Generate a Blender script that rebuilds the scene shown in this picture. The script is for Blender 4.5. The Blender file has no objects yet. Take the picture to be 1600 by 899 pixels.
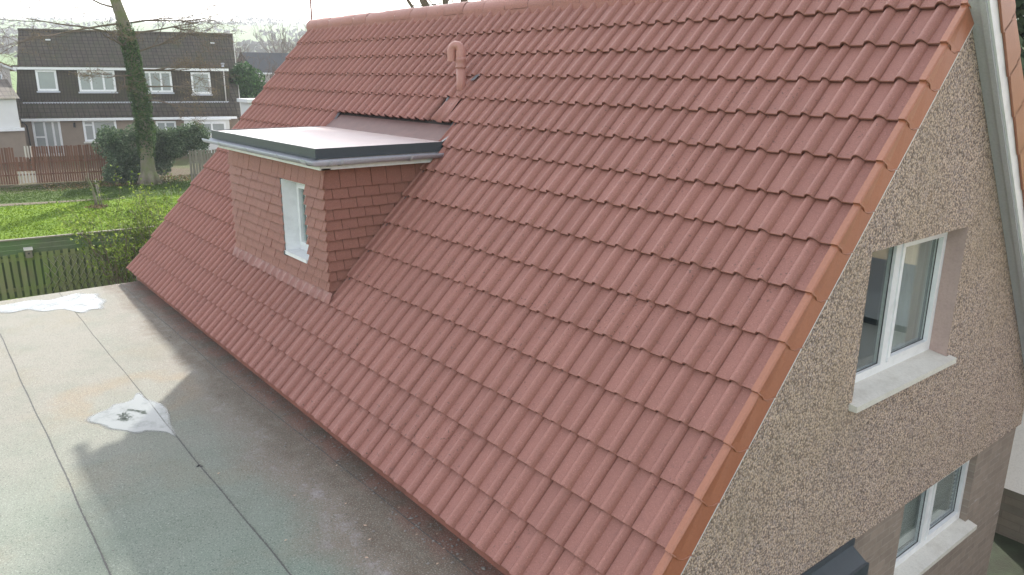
import bpy, math, random
import numpy as np
from mathutils import Vector, Matrix
random.seed(7)
R = math.radians
S = 1.2            # plan unit -> metres
sc = bpy.context.scene
COL = sc.collection

# ------------------------------------------------------------------ camera
CAM = Vector((1.9357, -2.2134, 2.5792))
yaw, pit, roll, F = 0.8969, -0.2713, 0.0076, 1201.3
fw = Vector((-math.sin(yaw)*math.cos(pit), math.cos(yaw)*math.cos(pit), math.sin(pit)))
rt = Vector((math.cos(yaw), math.sin(yaw), 0)); up = rt.cross(fw)
r2 = math.cos(roll)*rt + math.sin(roll)*up
u2 = -math.sin(roll)*rt + math.cos(roll)*up
cd = bpy.data.cameras.new('camera'); cam = bpy.data.objects.new('camera', cd); COL.objects.link(cam)
M4 = Matrix((r2, u2, -fw)).transposed().to_4x4(); M4.translation = CAM*S
cam.matrix_world = M4
cd.sensor_width = 36; cd.lens = F/1600*36; cd.clip_start = .05; cd.clip_end = 8000
sc.camera = cam

# ------------------------------------------------------------------ sky, sun, exposure
SUN = Vector((-.665, .514, .543)).normalized()     # towards the sun
el = math.asin(SUN.z); az = math.atan2(SUN.x, SUN.y)
w = bpy.data.worlds.new('World'); sc.world = w; w.use_nodes = True
nt = w.node_tree; nt.nodes.clear()
sky = nt.nodes.new('ShaderNodeTexSky'); sky.sky_type = 'NISHITA'; sky.sun_disc = False
sky.sun_elevation = el; sky.sun_rotation = az
sky.air_density = 1.0; sky.dust_density = 1.5; sky.ozone_density = 1.0; sky.altitude = 50
hs = nt.nodes.new('ShaderNodeHueSaturation'); hs.inputs['Saturation'].default_value = .30
bg = nt.nodes.new('ShaderNodeBackground'); bg.inputs[1].default_value = .15
wo = nt.nodes.new('ShaderNodeOutputWorld')
nt.links.new(sky.outputs[0], hs.inputs['Color']); nt.links.new(hs.outputs[0], bg.inputs[0]); nt.links.new(bg.outputs[0], wo.inputs[0])
sl = bpy.data.lights.new('sun', 'SUN'); sl.energy = 2.8; sl.angle = R(1.3); sl.color = (1, .95, .87)
so = bpy.data.objects.new('sun', sl); COL.objects.link(so)
so.rotation_euler = SUN.to_track_quat('Z', 'Y').to_euler(); so.location = (0, 0, 30)
vs = sc.view_settings; vs.view_transform = 'Standard'; vs.look = 'None'; vs.exposure = 1.8; vs.gamma = 1; vs.use_curve_mapping = False
sc.render.engine = 'CYCLES'
sc.cycles.volume_max_steps = 64; sc.cycles.volume_bounces = 0

# ------------------------------------------------------------------ mesh builder (plan units in, metres out)
class MB:
    def __init__(s): s.v = []; s.f = []; s.r = []; s.sm = []
    def add(s, vs, fs, rnd=None, smooth=False):
        o = len(s.v); s.v += [tuple(p) for p in vs]
        if rnd is None: rnd = random.random()
        for f in fs: s.f.append(tuple(i+o for i in f)); s.r.append(rnd); s.sm.append(smooth)
    def quad(s, a, b, c, d, rnd=None): s.add([a, b, c, d], [(0, 1, 2, 3)], rnd)
    def box(s, x0, x1, y0, y1, z0, z1, rnd=None):
        s.add([(x0,y0,z0),(x1,y0,z0),(x1,y1,z0),(x0,y1,z0),(x0,y0,z1),(x1,y0,z1),(x1,y1,z1),(x0,y1,z1)],
              [(0,3,2,1),(4,5,6,7),(0,1,5,4),(1,2,6,5),(2,3,7,6),(3,0,4,7)], rnd)
    def obox(s, o, a, b, c, rnd=None):      # corner + three edge vectors
        o, a, b, c = map(Vector, (o, a, b, c))
        s.add([o, o+a, o+a+b, o+b, o+c, o+a+c, o+a+b+c, o+b+c],
              [(0,3,2,1),(4,5,6,7),(0,1,5,4),(1,2,6,5),(2,3,7,6),(3,0,4,7)], rnd)
    def prism(s, poly, d, rnd=None):        # closed polygon extruded by vector d
        n = len(poly); d = Vector(d)
        P = [Vector(p) for p in poly]; Q = [p+d for p in P]
        s.add(P+Q, [tuple(range(n-1, -1, -1)), tuple(range(n, 2*n))] + [(i, (i+1) % n, n+(i+1) % n, n+i) for i in range(n)], rnd)
    def tube(s, pts, rad, n=8, caps=True, rnd=None, arc=None):
        P = [Vector(p) for p in pts]
        if not hasattr(rad, '__len__'): rad = [rad]*len(P)
        ref = Vector((0, 0, 1)); rings = []; prev = None
        for i, p in enumerate(P):
            t = (P[min(i+1, len(P)-1)]-P[max(i-1, 0)]).normalized()
            if prev is None:
                a = t.cross(ref)
                if a.length < .05: a = t.cross(Vector((1, 0, 0)))
            else: a = prev - t*prev.dot(t)
            a.normalize(); b = t.cross(a); prev = a
            rings.append([p+(a*math.cos(2*math.pi*k/n)+b*math.sin(2*math.pi*k/n))*rad[i] for k in range(n)])
        vs = [q for r_ in rings for q in r_]; fs = []
        for i in range(len(P)-1):
            for k in range(n):
                fs.append((i*n+k, i*n+(k+1) % n, (i+1)*n+(k+1) % n, (i+1)*n+k))
        if caps: fs += [tuple(range(n-1, -1, -1)), tuple((len(P)-1)*n+k for k in range(n))]
        s.add(vs, fs, rnd, True)
    def sweep(s, prof, path, rnd=None, smooth=False, closed=False):   # prof: list of offset vectors, path: list of points
        n = len(prof); vs = []; fs = []
        for p in path:
            for q in prof: vs.append(Vector(p)+Vector(q))
        for i in range(len(path)-1):
            for k in range(n if closed else n-1):
                fs.append((i*n+k, i*n+(k+1) % n, (i+1)*n+(k+1) % n, (i+1)*n+k))
        s.add(vs, fs, rnd, smooth)
    def leaf(s, c, size, rnd=None, nrm=None):
        a = Vector((random.gauss(0,1), random.gauss(0,1), random.gauss(0,1))).normalized()
        b = a.cross(Vector((random.gauss(0,1), random.gauss(0,1), random.gauss(0,1)))).normalized()
        c = Vector(c); a *= size; b *= size*.6
        s.add([c-a, c-b*.9+a*.1, c+a, c+b], [(0, 1, 2, 3)], rnd)

OFF = {}
def tag(o, label=None, cat=None, group=None, kind=None):
    if label: o['label'] = label
    if cat: o['category'] = cat
    if group: o['group'] = group
    if kind: o['kind'] = kind
    return o
def empty(name, loc, label, cat, group=None):
    o = bpy.data.objects.new(name, None); COL.objects.link(o)
    o.location = Vector(loc)*S; OFF[o] = Vector(loc); tag(o, label, cat, group); return o
def obj(name, mb, mat, parent=None, base=None):
    off = OFF[parent] if parent is not None else (Vector(base) if base else Vector((0, 0, 0)))
    me = bpy.data.meshes.new(name)
    A = (np.array(mb.v, dtype=float)-np.array(off))*S
    me.from_pydata(A.tolist(), [], mb.f)
    me.polygons.foreach_set('use_smooth', mb.sm)
    at = me.attributes.new('rnd', 'FLOAT', 'FACE'); at.data.foreach_set('value', mb.r)
    me.materials.append(mat); me.update()
    o = bpy.data.objects.new(name, me); COL.objects.link(o)
    OFF[o] = off
    if parent is not None: o.parent = parent
    else: o.location = off*S
    return o

# ------------------------------------------------------------------ materials
def lin(c): return tuple(c)+(1,) if len(c) == 3 else c
class N:
    def __init__(s, name):
        s.m = bpy.data.materials.new(name); s.m.use_nodes = True; s.t = s.m.node_tree
        s.b = s.t.nodes['Principled BSDF']; s.tc = s.t.nodes.new('ShaderNodeTexCoord')
        g = s.t.nodes.new('ShaderNodeNewGeometry'); s.pos = g.outputs['Position']; s.norm = g.outputs['Normal']
    def n(s, ty, **k):
        nd = s.t.nodes.new(ty)
        for a, b in k.items(): setattr(nd, a, b)
        return nd
    def l(s, a, b): s.t.links.new(a, b)
    def noise(s, scale, detail=4, rough=.55, co=None, dist=0):
        nd = s.n('ShaderNodeTexNoise'); nd.inputs['Scale'].default_value = scale; nd.inputs['Detail'].default_value = detail
        nd.inputs['Roughness'].default_value = rough; nd.inputs['Distortion'].default_value = dist
        s.l(co or s.pos, nd.inputs['Vector']); return nd.outputs['Fac']
    def mapv(s, sc_, rot=(0,0,0), loc=(0,0,0)):
        nd = s.n('ShaderNodeMapping'); nd.inputs['Scale'].default_value = sc_; nd.inputs['Rotation'].default_value = rot; nd.inputs['Location'].default_value = loc
        s.l(s.pos, nd.inputs['Vector']); return nd.outputs[0]
    def ramp(s, fac, stops, interp='LINEAR'):
        nd = s.n('ShaderNodeValToRGB'); cr = nd.color_ramp; cr.interpolation = interp
        while len(cr.elements) < len(stops): cr.elements.new(.5)
        for e, (p, c) in zip(cr.elements, stops):
            e.position = p; e.color = lin(c) if hasattr(c, '__len__') else (c, c, c, 1)
        s.l(fac, nd.inputs[0]); return nd.outputs[0]
    def mix(s, a, b, fac, mode='MIX'):
        nd = s.n('ShaderNodeMix', data_type='RGBA', blend_type=mode)
        for val, i in ((fac, 0), (a, 6), (b, 7)):
            if hasattr(val, 'is_output'): s.l(val, nd.inputs[i])
            elif i == 0: nd.inputs[0].default_value = val
            else: nd.inputs[i].default_value = lin(val)
        return nd.outputs[2]
    def math(s, op, a, b=0., c=0.):
        nd = s.n('ShaderNodeMath', operation=op)
        for i, v in enumerate((a, b, c)):
            if hasattr(v, 'is_output'): s.l(v, nd.inputs[i])
            else: nd.inputs[i].default_value = v
        return nd.outputs[0]
    def rnd(s):
        a = s.n('ShaderNodeAttribute', attribute_name='rnd'); return a.outputs['Fac']
    def xyz(s, co=None):
        nd = s.n('ShaderNodeSeparateXYZ'); s.l(co or s.pos, nd.inputs[0]); return nd.outputs
    def bump(s, h, dist, strength=1.):
        nd = s.n('ShaderNodeBump'); nd.inputs['Distance'].default_value = dist; nd.inputs['Strength'].default_value = strength
        s.l(h, nd.inputs['Height'])
        if s.b.inputs['Normal'].links: s.l(s.b.inputs['Normal'].links[0].from_socket, nd.inputs['Normal'])
        s.l(nd.outputs[0], s.b.inputs['Normal'])
    def out(s, col, rough=.8, spec=.4):
        if hasattr(col, 'is_output'): s.l(col, s.b.inputs['Base Color'])
        else: s.b.inputs['Base Color'].default_value = lin(col)
        if hasattr(rough, 'is_output'): s.l(rough, s.b.inputs['Roughness'])
        else: s.b.inputs['Roughness'].default_value = rough
        s.b.inputs['Specular IOR Level'].default_value = spec
        return s.m
def simple(name, col, rough=.7, var=.25, scale=6, spec=.4, bumpd=0, dirt=None, fine=60):
    k = N(name); f = k.noise(scale, 5)
    c = k.mix(tuple(x*(1-var) for x in col), tuple(min(1, x*(1+var)) for x in col), f)
    g = k.noise(fine, 3); c = k.mix(c, tuple(x*.75 for x in col), k.ramp(g, [(.45, 0.), (.75, .5)]))
    r_ = k.rnd(); c = k.mix(c, (0, 0, 0), k.math('MULTIPLY', r_, .14))
    if dirt:
        d = k.noise(scale*.6, 6, .7); c = k.mix(c, dirt, k.ramp(d, [(.5, 0.), (.75, .7)]))
    if bumpd: k.bump(g, bumpd)
    return k.out(c, rough, spec)

# concrete roof tile: sand-faced, rust red, small variation from tile to tile, specks of mud and lichen
def tile_mat(name, base, rough=.62):
    k = N(name)
    f = k.noise(1.1, 5, .6); g = k.noise(110, 3, .8); r_ = k.rnd()
    c = k.mix(tuple(x*.86 for x in base), tuple(x*1.12 for x in base), f)
    c = k.mix(c, tuple(x*.68 for x in base), k.ramp(g, [(.42, 0.), (.66, .75)]))
    c = k.mix(c, tuple(min(1, x*1.6+.05) for x in base), k.ramp(k.noise(95, 2, .7, k.mapv((1, 1, 1), (0, 0, 0), (9, 2, 5))), [(.6, 0.), (.74, .6)]))
    c = k.mix(c, (base[0]*.62, base[1]*.6, base[2]*.6), k.math('MULTIPLY', k.math('MINIMUM', r_, 1.), .22))
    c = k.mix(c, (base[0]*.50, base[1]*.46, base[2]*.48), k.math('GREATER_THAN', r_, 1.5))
    st = k.noise(9, 5, .7, k.mapv((1, 1.4, 1.4)))
    c = k.mix(c, (base[0]*.62, base[1]*.66, base[2]*.7), k.ramp(st, [(.55, 0.), (.8, .55)]))
    # mud specks
    sp = k.noise(46, 2, .5); reg = k.noise(.9, 3, .5)
    th = k.math('MULTIPLY', k.ramp(sp, [(.655, 0.), (.685, 1.)]), k.ramp(reg, [(.42, .0), (.58, 1.)]))
    c = k.mix(c, (.06, .035, .03), k.math('MULTIPLY', th, .6))
    k.bump(g, .0022, .7)
    return k.out(c, rough, .45)
M_tile = tile_mat('roof_tile', (.325, .142, .112))
M_ridge = tile_mat('ridge_tile', (.365, .155, .122))
M_vcap = simple('verge_cap', (.355, .135, .074), .34, .08, 3, .65, .0008)
M_hung = tile_mat('hung_tile', (.285, .120, .088))
M_lead = simple('lead', (.085, .085, .095), .5, .35, 8)
M_plead = simple('painted_lead', (.31, .14, .115), .5, .25, 12, dirt=(.34, .20, .18))
M_dark = simple('underlay', (.03, .022, .02), .9)
M_white = simple('white_plastic', (.79, .80, .81), .3, .02, 2, .5, fine=9)
M_soff = simple('soffit_board', (.50, .50, .53), .4, .06, 5, .5)
M_anth = simple('anthracite_trim', (.055, .068, .078), .4, .12, 8, .5)
M_gut = simple('grey_gutter', (.50, .52, .57), .3, .1, 10, .6)
M_sill = simple('sill_paint', (.66, .64, .58), .6, .10, 9, dirt=(.45, .42, .36))
M_render = simple('pink_render', (.46, .345, .31), .85, .12, 5, dirt=(.3, .22, .2))
M_vent = simple('vent_pipe', (.42, .20, .165), .45, .12, 9)

def glass():
    k = N('window_glass'); t = k.t; t.nodes.remove(k.b)
    fr = k.n('ShaderNodeLayerWeight'); fr.inputs[0].default_value = .5
    fa = k.math('MULTIPLY_ADD', k.math('POWER', fr.outputs['Facing'], 4.), .9, .07)
    gl = k.n('ShaderNodeBsdfGlossy'); gl.inputs['Roughness'].default_value = .0
    gl.inputs['Color'].default_value = (.9, .95, .95, 1)
    tr = k.n('ShaderNodeBsdfTransparent'); tr.inputs[0].default_value = (.92, .95, .94, 1)
    mx = k.n('ShaderNodeMixShader'); k.l(fa, mx.inputs[0]); k.l(tr.outputs[0], mx.inputs[1]); k.l(gl.outputs[0], mx.inputs[2])
    k.l(mx.outputs[0], t.nodes['Material Output'].inputs[0]); return k.m
M_glass = glass()

def harl():
    k = N('pebble_dash')
    v = k.n('ShaderNodeTexVoronoi', feature='F1'); v.inputs['Scale'].default_value = 82; k.l(k.pos, v.inputs['Vector'])
    xs = k.n('ShaderNodeSeparateColor'); k.l(v.outputs['Color'], xs.inputs[0])
    c = k.ramp(xs.outputs[0], [(0, (.64, .50, .39)), (.2, (.53, .40, .31)), (.36, (.33, .245, .20)), (.50, (.58, .475, .405)), (.64, (.37, .31, .295)), (.78, (.52, .43, .39)), (.88, (.16, .125, .105)), (1, (.76, .66, .58))], 'CONSTANT')
    c = k.mix(c, (.13, .10, .085), k.ramp(v.outputs['Distance'], [(.42, 0.), (.85, .85)]))
    c = k.mix(c, (.24, .19, .155), k.ramp(k.noise(45, 3, .7), [(.5, 0.), (.68, .45)]))
    c = k.mix(c, (.34, .27, .17), k.ramp(k.noise(.8, 4, .6), [(.45, 0.), (.75, .35)]))
    c = k.mix(c, (.27, .17, .085), k.ramp(k.noise(1.7, 4, .6, k.mapv((1, 3.2, 1), (0, 0, 0), (0, 5, 2))), [(.66, 0.), (.76, .6)]))
    c = k.mix(c, (.22, .19, .165), k.ramp(k.noise(1.2, 5, .7, k.mapv((1, 4, .7))), [(.55, 0.), (.75, .35)]))
    h = k.math('SUBTRACT', 1., v.outputs['Distance'])
    k.bump(h, .006, 1.); k.bump(k.noise(40, 3, .6), .006, .8)
    return k.out(c, .85, .3)
M_harl = harl()
def blocks(name, c1, c2, mort, axis='X', sx=.215, sy=.075, strength=.35):
    k = N(name); x, y, z = k.xyz()
    cb = k.n('ShaderNodeCombineXYZ'); k.l(y if axis == 'X' else x, cb.inputs[0]); k.l(z, cb.inputs[1])
    b = k.n('ShaderNodeTexBrick'); k.l(cb.outputs[0], b.inputs['Vector'])
    b.inputs['Scale'].default_value = 1; b.inputs['Brick Width'].default_value = sx; b.inputs['Row Height'].default_value = sy
    b.inputs['Mortar Size'].default_value = .006; b.inputs['Mortar Smooth'].default_value = .3
    b.inputs['Color1'].default_value = lin(c1); b.inputs['Color2'].default_value = lin(c2); b.inputs['Mortar'].default_value = lin(mort)
    c = k.mix(b.outputs['Color'], tuple(a*.6 for a in c1), k.ramp(k.noise(7, 5, .7), [(.4, 0.), (.75, .6)]))
    k.bump(b.outputs['Fac'], .004, -strength); k.bump(k.noise(90, 3), .002, .6)
    return k.out(c, .85, .3), k
M_brick, kb = blocks('grey_brown_brick', (.31, .25, .205), (.25, .205, .172), (.315, .275, .235), strength=.6)
# efflorescence streaks
x_, y_, z_ = kb.xyz()
src = kb.b.inputs['Base Color'].links[0].from_socket
st = kb.noise(3.2, 5, .75, kb.mapv((1, .9, 6.5), (R(14), 0, 0)))
kb.l(kb.mix(src, (.52, .49, .48), kb.ramp(st, [(.62, 0.), (.72, .55)])), kb.b.inputs['Base Color'])

def felt():
    k = N('mineral_felt'); x, y, z = k.xyz()
    f = k.noise(.75, 5, .6); g = k.noise(85, 3, .8)
    # green near the camera end, sun bleached beige at the far end
    gx = k.ramp(k.math('ADD', k.math('MULTIPLY', x, -.11), k.math('MULTIPLY', f, .55)), [(.48, 0.), (.98, 1.)])
    c = k.mix((.365, .435, .36), (.46, .415, .36), gx)
    c = k.mix(c, (.25, .29, .225), k.ramp(k.noise(2.3, 6, .7), [(.45, 0.), (.72, .45)]))
    c = k.mix(c, (.43, .36, .26), k.ramp(k.noise(1.3, 5, .6, k.mapv((1, 1, 1), (0, 0, 0), (4, 7, 0))), [(.52, 0.), (.70, .55)]))
    c = k.mix(c, (.02, .035, .025), .60)
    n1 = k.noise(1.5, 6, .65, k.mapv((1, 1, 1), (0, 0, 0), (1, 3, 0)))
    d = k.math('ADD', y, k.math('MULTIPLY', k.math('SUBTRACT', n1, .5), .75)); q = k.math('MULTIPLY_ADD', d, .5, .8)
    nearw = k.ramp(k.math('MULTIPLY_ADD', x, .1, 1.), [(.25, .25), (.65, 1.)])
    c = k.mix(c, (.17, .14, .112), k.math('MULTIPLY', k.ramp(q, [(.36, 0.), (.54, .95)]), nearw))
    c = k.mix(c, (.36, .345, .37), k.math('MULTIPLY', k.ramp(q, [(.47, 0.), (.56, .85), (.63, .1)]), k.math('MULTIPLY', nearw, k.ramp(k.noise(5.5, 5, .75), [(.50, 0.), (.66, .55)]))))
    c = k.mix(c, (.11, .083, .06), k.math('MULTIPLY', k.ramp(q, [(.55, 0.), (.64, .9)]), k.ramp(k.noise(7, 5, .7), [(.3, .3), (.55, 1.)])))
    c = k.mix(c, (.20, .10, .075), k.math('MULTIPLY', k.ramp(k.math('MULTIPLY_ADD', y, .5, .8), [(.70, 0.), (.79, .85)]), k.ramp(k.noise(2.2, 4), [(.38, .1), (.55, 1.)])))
    # drying rings round the puddles
    ring = k.n('ShaderNodeVectorMath', operation='DISTANCE'); k.l(k.mapv((1, 1, 0)), ring.inputs[0]); ring.inputs[1].default_value = (-5.9, -1.15, 0)
    rr_ = k.math('ADD', ring.outputs['Value'], k.math('MULTIPLY', k.noise(2.2, 4), .8))
    c = k.mix(c, (.21, .165, .11), k.ramp(k.math('MULTIPLY', rr_, .5), [(.36, 0.), (.44, .6), (.5, .35), (.56, 0.)]))
    c = k.mix(c, (.40, .41, .38), k.ramp(g, [(.53, 0.), (.68, .55)]))
    c = k.mix(c, (.045, .06, .05), k.ramp(k.noise(75, 3, .7, k.mapv((1, 1, 1), (0, 0, 0), (3, 1, 8))), [(.55, 0.), (.68, .7)]))
    k.bump(g, .003, .8)
    return k.out(c, .82, .3)
M_felt = felt()
M_bit = simple('bitumen_bead', (.075, .075, .07), .7, .3, 20)
def water():
    k = N('puddle_water'); k.out((.16, .175, .17), .10, .5)
    tr = k.n('ShaderNodeBsdfTransparent'); mx = k.n('ShaderNodeMixShader'); fac = k.math('MULTIPLY', k.rnd(), k.ramp(k.noise(5, 5, .7), [(.25, .55), (.5, 1.)]))
    k.l(fac, mx.inputs[0]); k.l(tr.outputs[0], mx.inputs[1]); k.l(k.b.outputs[0], mx.inputs[2]); k.l(mx.outputs[0], k.t.nodes['Material Output'].inputs[0])
    k.b.inputs['IOR'].default_value = 1.33; k.b.inputs['Coat Weight'].default_value = .0
    return k.m
M_water = water()

def grass_mat(name, c1, c2, c3):
    k = N(name); f = k.noise(1.3, 6, .7); g = k.noise(9, 5, .75)
    c = k.mix(c1, c2, k.ramp(f, [(.3, 0.), (.7, 1.)])); c = k.mix(c, c3, k.ramp(g, [(.45, 0.), (.7, .8)]))
    k.bump(g, .06, 1.)
    return k.out(c, .9, .2)
def ground_mat():
    k = N('ground'); x, y, z = k.xyz()
    g = k.noise(7, 6, .75); f = k.noise(.6, 5, .6)
    grass = k.mix((.085, .155, .006), (.15, .225, .008), k.ramp(f, [(.3, 0.), (.7, 1.)]))
    grass = k.mix(grass, (.035, .06, .012), k.ramp(k.math('MULTIPLY_ADD', k.math('ADD', x, k.math('MULTIPLY', y, -.17)), -.1, -3.0), [(.50, 0.), (.60, .85)]))  # shade of the rear strip painted into the grass beyond the path
    grass = k.mix(grass, (.035, .085, .008), k.ramp(g, [(.45, 0.), (.7, .4)]))
    soil = k.mix((.055, .04, .028), (.11, .075, .05), k.noise(5, 5, .7))
    # bare earth and leaf litter below the hedge and along the back fence
    d = k.math('ADD', k.math('MULTIPLY', x, -1.), k.math('MULTIPLY', k.noise(.55, 5, .7), 3.0))
    near = k.mix(grass, soil, k.math('MULTIPLY', k.ramp(k.math('MULTIPLY_ADD', d, .05, -1.55), [(.46, 0.), (.54, .9)]), k.ramp(k.noise(.4, 3), [(.3, .45), (.55, 1.)])))
    # far fields
    v = k.n('ShaderNodeTexVoronoi', feature='F1'); v.inputs['Scale'].default_value = .006; k.l(k.mapv((1, .45, 1)), v.inputs['Vector'])
    xs = k.n('ShaderNodeSeparateColor'); k.l(v.outputs['Color'], xs.inputs[0])
    fld = k.ramp(xs.outputs[0], [(0, (.10, .16, .04)), (.35, (.20, .22, .07)), (.6, (.07, .10, .035)), (.8, (.16, .15, .06))], 'CONSTANT')
    di = k.n('ShaderNodeVectorMath', operation='LENGTH'); k.l(k.pos, di.inputs[0])
    c = k.mix(near, fld, k.ramp(k.math('MULTIPLY', di.outputs['Value'], .001), [(.1, 0.), (.16, 1.)]))
    k.bump(g, .05, 1.)
    return k.out(c, .95, .15)
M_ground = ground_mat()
M_path = simple('worn_path', (.125, .105, .07), .95, .3, 3, .2, .01)
M_conc = simple('yard_concrete', (.032, .036, .024), .9, .4, 2, .2, .004, dirt=(.05, .07, .04))
def leaf_mat(name, dark, light, tr=.25, shade_x=None):
    k = N(name); r_ = k.rnd(); c = k.ramp(r_, [(0, dark), (.75, light), (1, tuple(min(1, a*1.5) for a in light))])
    c = k.mix(c, tuple(a*.5 for a in dark), k.ramp(k.noise(1.4, 4), [(.42, 0.), (.7, .6)]))
    if shade_x:          # shade painted into the blade colour on the far side of the path
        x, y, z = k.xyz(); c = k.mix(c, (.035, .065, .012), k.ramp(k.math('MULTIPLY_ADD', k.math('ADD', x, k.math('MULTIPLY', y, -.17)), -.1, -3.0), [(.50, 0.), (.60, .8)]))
    m = k.out(c, .7, .15)
    k.b.inputs['Transmission Weight'].default_value = 0
    t = k.n('ShaderNodeBsdfTranslucent'); k.l(c, t.inputs[0]); mx = k.n('ShaderNodeMixShader'); mx.inputs[0].default_value = tr
    k.l(k.b.outputs[0], mx.inputs[1]); k.l(t.outputs[0], mx.inputs[2]); k.l(mx.outputs[0], k.t.nodes['Material Output'].inputs[0])
    return m
M_ivy = leaf_mat('ivy_leaf', (.022, .055, .016), (.075, .13, .035))
M_hedge = leaf_mat('hedge_leaf', (.045, .085, .045), (.15, .20, .115))
M_yel = leaf_mat('privet_leaf', (.06, .10, .015), (.20, .26, .05), .35)
M_ever = leaf_mat('evergreen_leaf', (.016, .035, .014), (.05, .08, .03), .1)
M_brownleaf = leaf_mat('dead_leaf', (.09, .06, .03), (.2, .15, .07))
def bark(name, a, b, moss=None):
    k = N(name); v = k.noise(9, 6, .7, k.mapv((1, 1, .25))); c = k.mix(a, b, v)
    if moss: c = k.mix(c, moss, k.ramp(k.noise(2.2, 4), [(.42, 0.), (.62, .85)]))
    k.bump(v, .03, 1.); return k.out(c, .9, .2)
M_bark = bark('bark', (.10, .085, .065), (.25, .215, .16), (.13, .15, .06))
M_twig = bark('twig', (.10, .075, .06), (.17, .13, .10))
def wood(name, a, b, moss=None):
    k = N(name); v = k.noise(7, 5, .7, k.mapv((2, 2, .3))); c = k.mix(a, b, v)
    c = k.mix(c, (a[0]*.4, a[1]*.4, a[2]*.4), k.math('MULTIPLY', k.rnd(), .5))
    if moss: c = k.mix(c, moss, k.ramp(k.noise(1.4, 4, .6), [(.35, 0.), (.62, .85)]))
    k.bump(v, .004); return k.out(c, .85, .25)
M_wbrown = wood('stained_fence_wood', (.14, .062, .038), (.22, .105, .062))
M_wgreen = wood('mossy_fence_wood', (.17, .18, .085), (.26, .27, .14), (.14, .20, .055))
M_wdark = wood('wet_mossy_board', (.10, .12, .075), (.15, .17, .11), (.09, .15, .06))
M_wgrey = wood('weathered_fence_wood', (.17, .15, .12), (.27, .25, .20))
M_wpale = wood('pale_picket_wood', (.55, .52, .45), (.7, .68, .62))
def roofshader(name, c1, c2, row=.30, wid=.3):
    k = N(name); x, y, z = k.xyz()
    cb = k.n('ShaderNodeCombineXYZ'); k.l(y, cb.inputs[0]); k.l(k.math('MULTIPLY', z, 1.3), cb.inputs[1])
    b = k.n('ShaderNodeTexBrick'); k.l(cb.outputs[0], b.inputs['Vector']); b.offset = 0
    b.inputs['Scale'].default_value = 1; b.inputs['Brick Width'].default_value = wid; b.inputs['Row Height'].default_value = row
    b.inputs['Mortar Size'].default_value = .03; b.inputs['Mortar Smooth'].default_value = .6
    b.inputs['Color1'].default_value = lin(c1); b.inputs['Color2'].default_value = lin(c2); b.inputs['Mortar'].default_value = lin(tuple(a*.45 for a in c1))
    c = k.mix(b.outputs['Color'], (c1[0]*.8, c1[1]*1.05, c1[2]*.7), k.ramp(k.noise(.8, 5, .7), [(.45, 0.), (.7, .7)]))
    k.bump(b.outputs['Fac'], .03, -1.); return k.out(c, .8, .3)
M_rdark = roofshader('dark_concrete_tiles', (.080, .066, .055), (.105, .086, .070))
M_rdark2 = roofshader('dark_hung_tiles', (.064, .051, .038), (.078, .064, .048), .12, .18)
M_rbrown = roofshader('brown_concrete_tiles', (.20, .12, .08), (.24, .15, .10))
M_hwall = simple('brown_roughcast', (.27, .215, .17), .9, .2, 2.5, .2, .004)
M_pale = simple('pale_render', (.60, .56, .53), .85, .1, 1.5, .2)
M_whitewall = simple('white_render', (.72, .72, .71), .85, .08, 2, .2, .003)
M_black = simple('black_pipe', (.025, .025, .027), .4)
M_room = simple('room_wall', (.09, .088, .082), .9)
M_curt = simple('curtain_cloth', (.36, .36, .345), .9, .1, 4)
M_blind = simple('blind_slat', (.60, .60, .57), .5)
M_gwin = simple('far_window_glass', (.33, .36, .36), .12, .25, .9, .8)
M_pole = simple('aerial_pole', (.30, .16, .14), .5)
M_stone = simple('grit', (.22, .20, .18), .9, .5, 20)

# ------------------------------------------------------------------ roof geometry constants
P = 0.8464; W = .30; G = .2828; NC = 30.378; U0 = .2301
DV = [.0394,-.0211,-.0924,-.0834,-.03,.0083,.0415,.0845,.1232,.054,.0404,.0214,-.0269,-.0696,-.0894, 0]
cp, sp_ = math.cos(P), math.sin(P)
def RP(x, v, h=0.):                    # point on roof: x along eaves, v courses up the slope, h above plane
    d = v*G; return Vector((x, d*cp-h*sp_, d*sp_+h*cp))
VTOP = 15.35
YR, ZR = VTOP*G*cp, VTOP*G*sp_
XL = -NC*W
ZG = -1.95
# ================================================================== SETTING
def ground():
    mb = MB(); rad = [0, 6, 12, 20, 30, 40, 55, 80, 120, 180, 260, 340, 430, 540, 680, 850, 1050, 1300, 1700, 2300, 3000]
    n = 96
    def hgt(r_, a):
        if r_ < 130: return 0
        t = min(1, (r_-130)/800); bumpy = .5+.28*math.sin(a*3+1.1)+.22*math.sin(a*7+.4)
        return (t**1.3)*(46+22*bumpy) + 3*math.sin(r_*.02+a*9)*min(1, t*3)
    vs = [(0, 0, ZG)]
    for r_ in rad[1:]:
        for k in range(n):
            a = 2*math.pi*k/n; vs.append((r_*math.cos(a), r_*math.sin(a), ZG+hgt(r_, a)))
    fs = [(0, 1+k, 1+(k+1) % n) for k in range(n)]
    for i in range(len(rad)-2):
        for k in range(n):
            a, b = 1+i*n, 1+(i+1)*n; fs.append((a+k, b+k, b+(k+1) % n, a+(k+1) % n))
    mb.add(vs, fs, .5, True); tag(obj('ground', mb, M_ground), kind='structure')
ground()
mb = MB(); pts = [(-31.2, -6, .34), (-29.8, .2, .30), (-29.5, 1.6, .24), (-29.25, 3.0, .14), (-29.0, 4.2, .04)]
for (a, b, e1), (c, d, e2) in zip(pts[:-1], pts[1:]): mb.quad((a-e1, b, ZG+.01), (a+e1, b, ZG+.01), (c+e2, d, ZG+.01), (c-e2, d, ZG+.01), .5)
tag(obj('path', mb, M_path), kind='structure')
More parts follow.
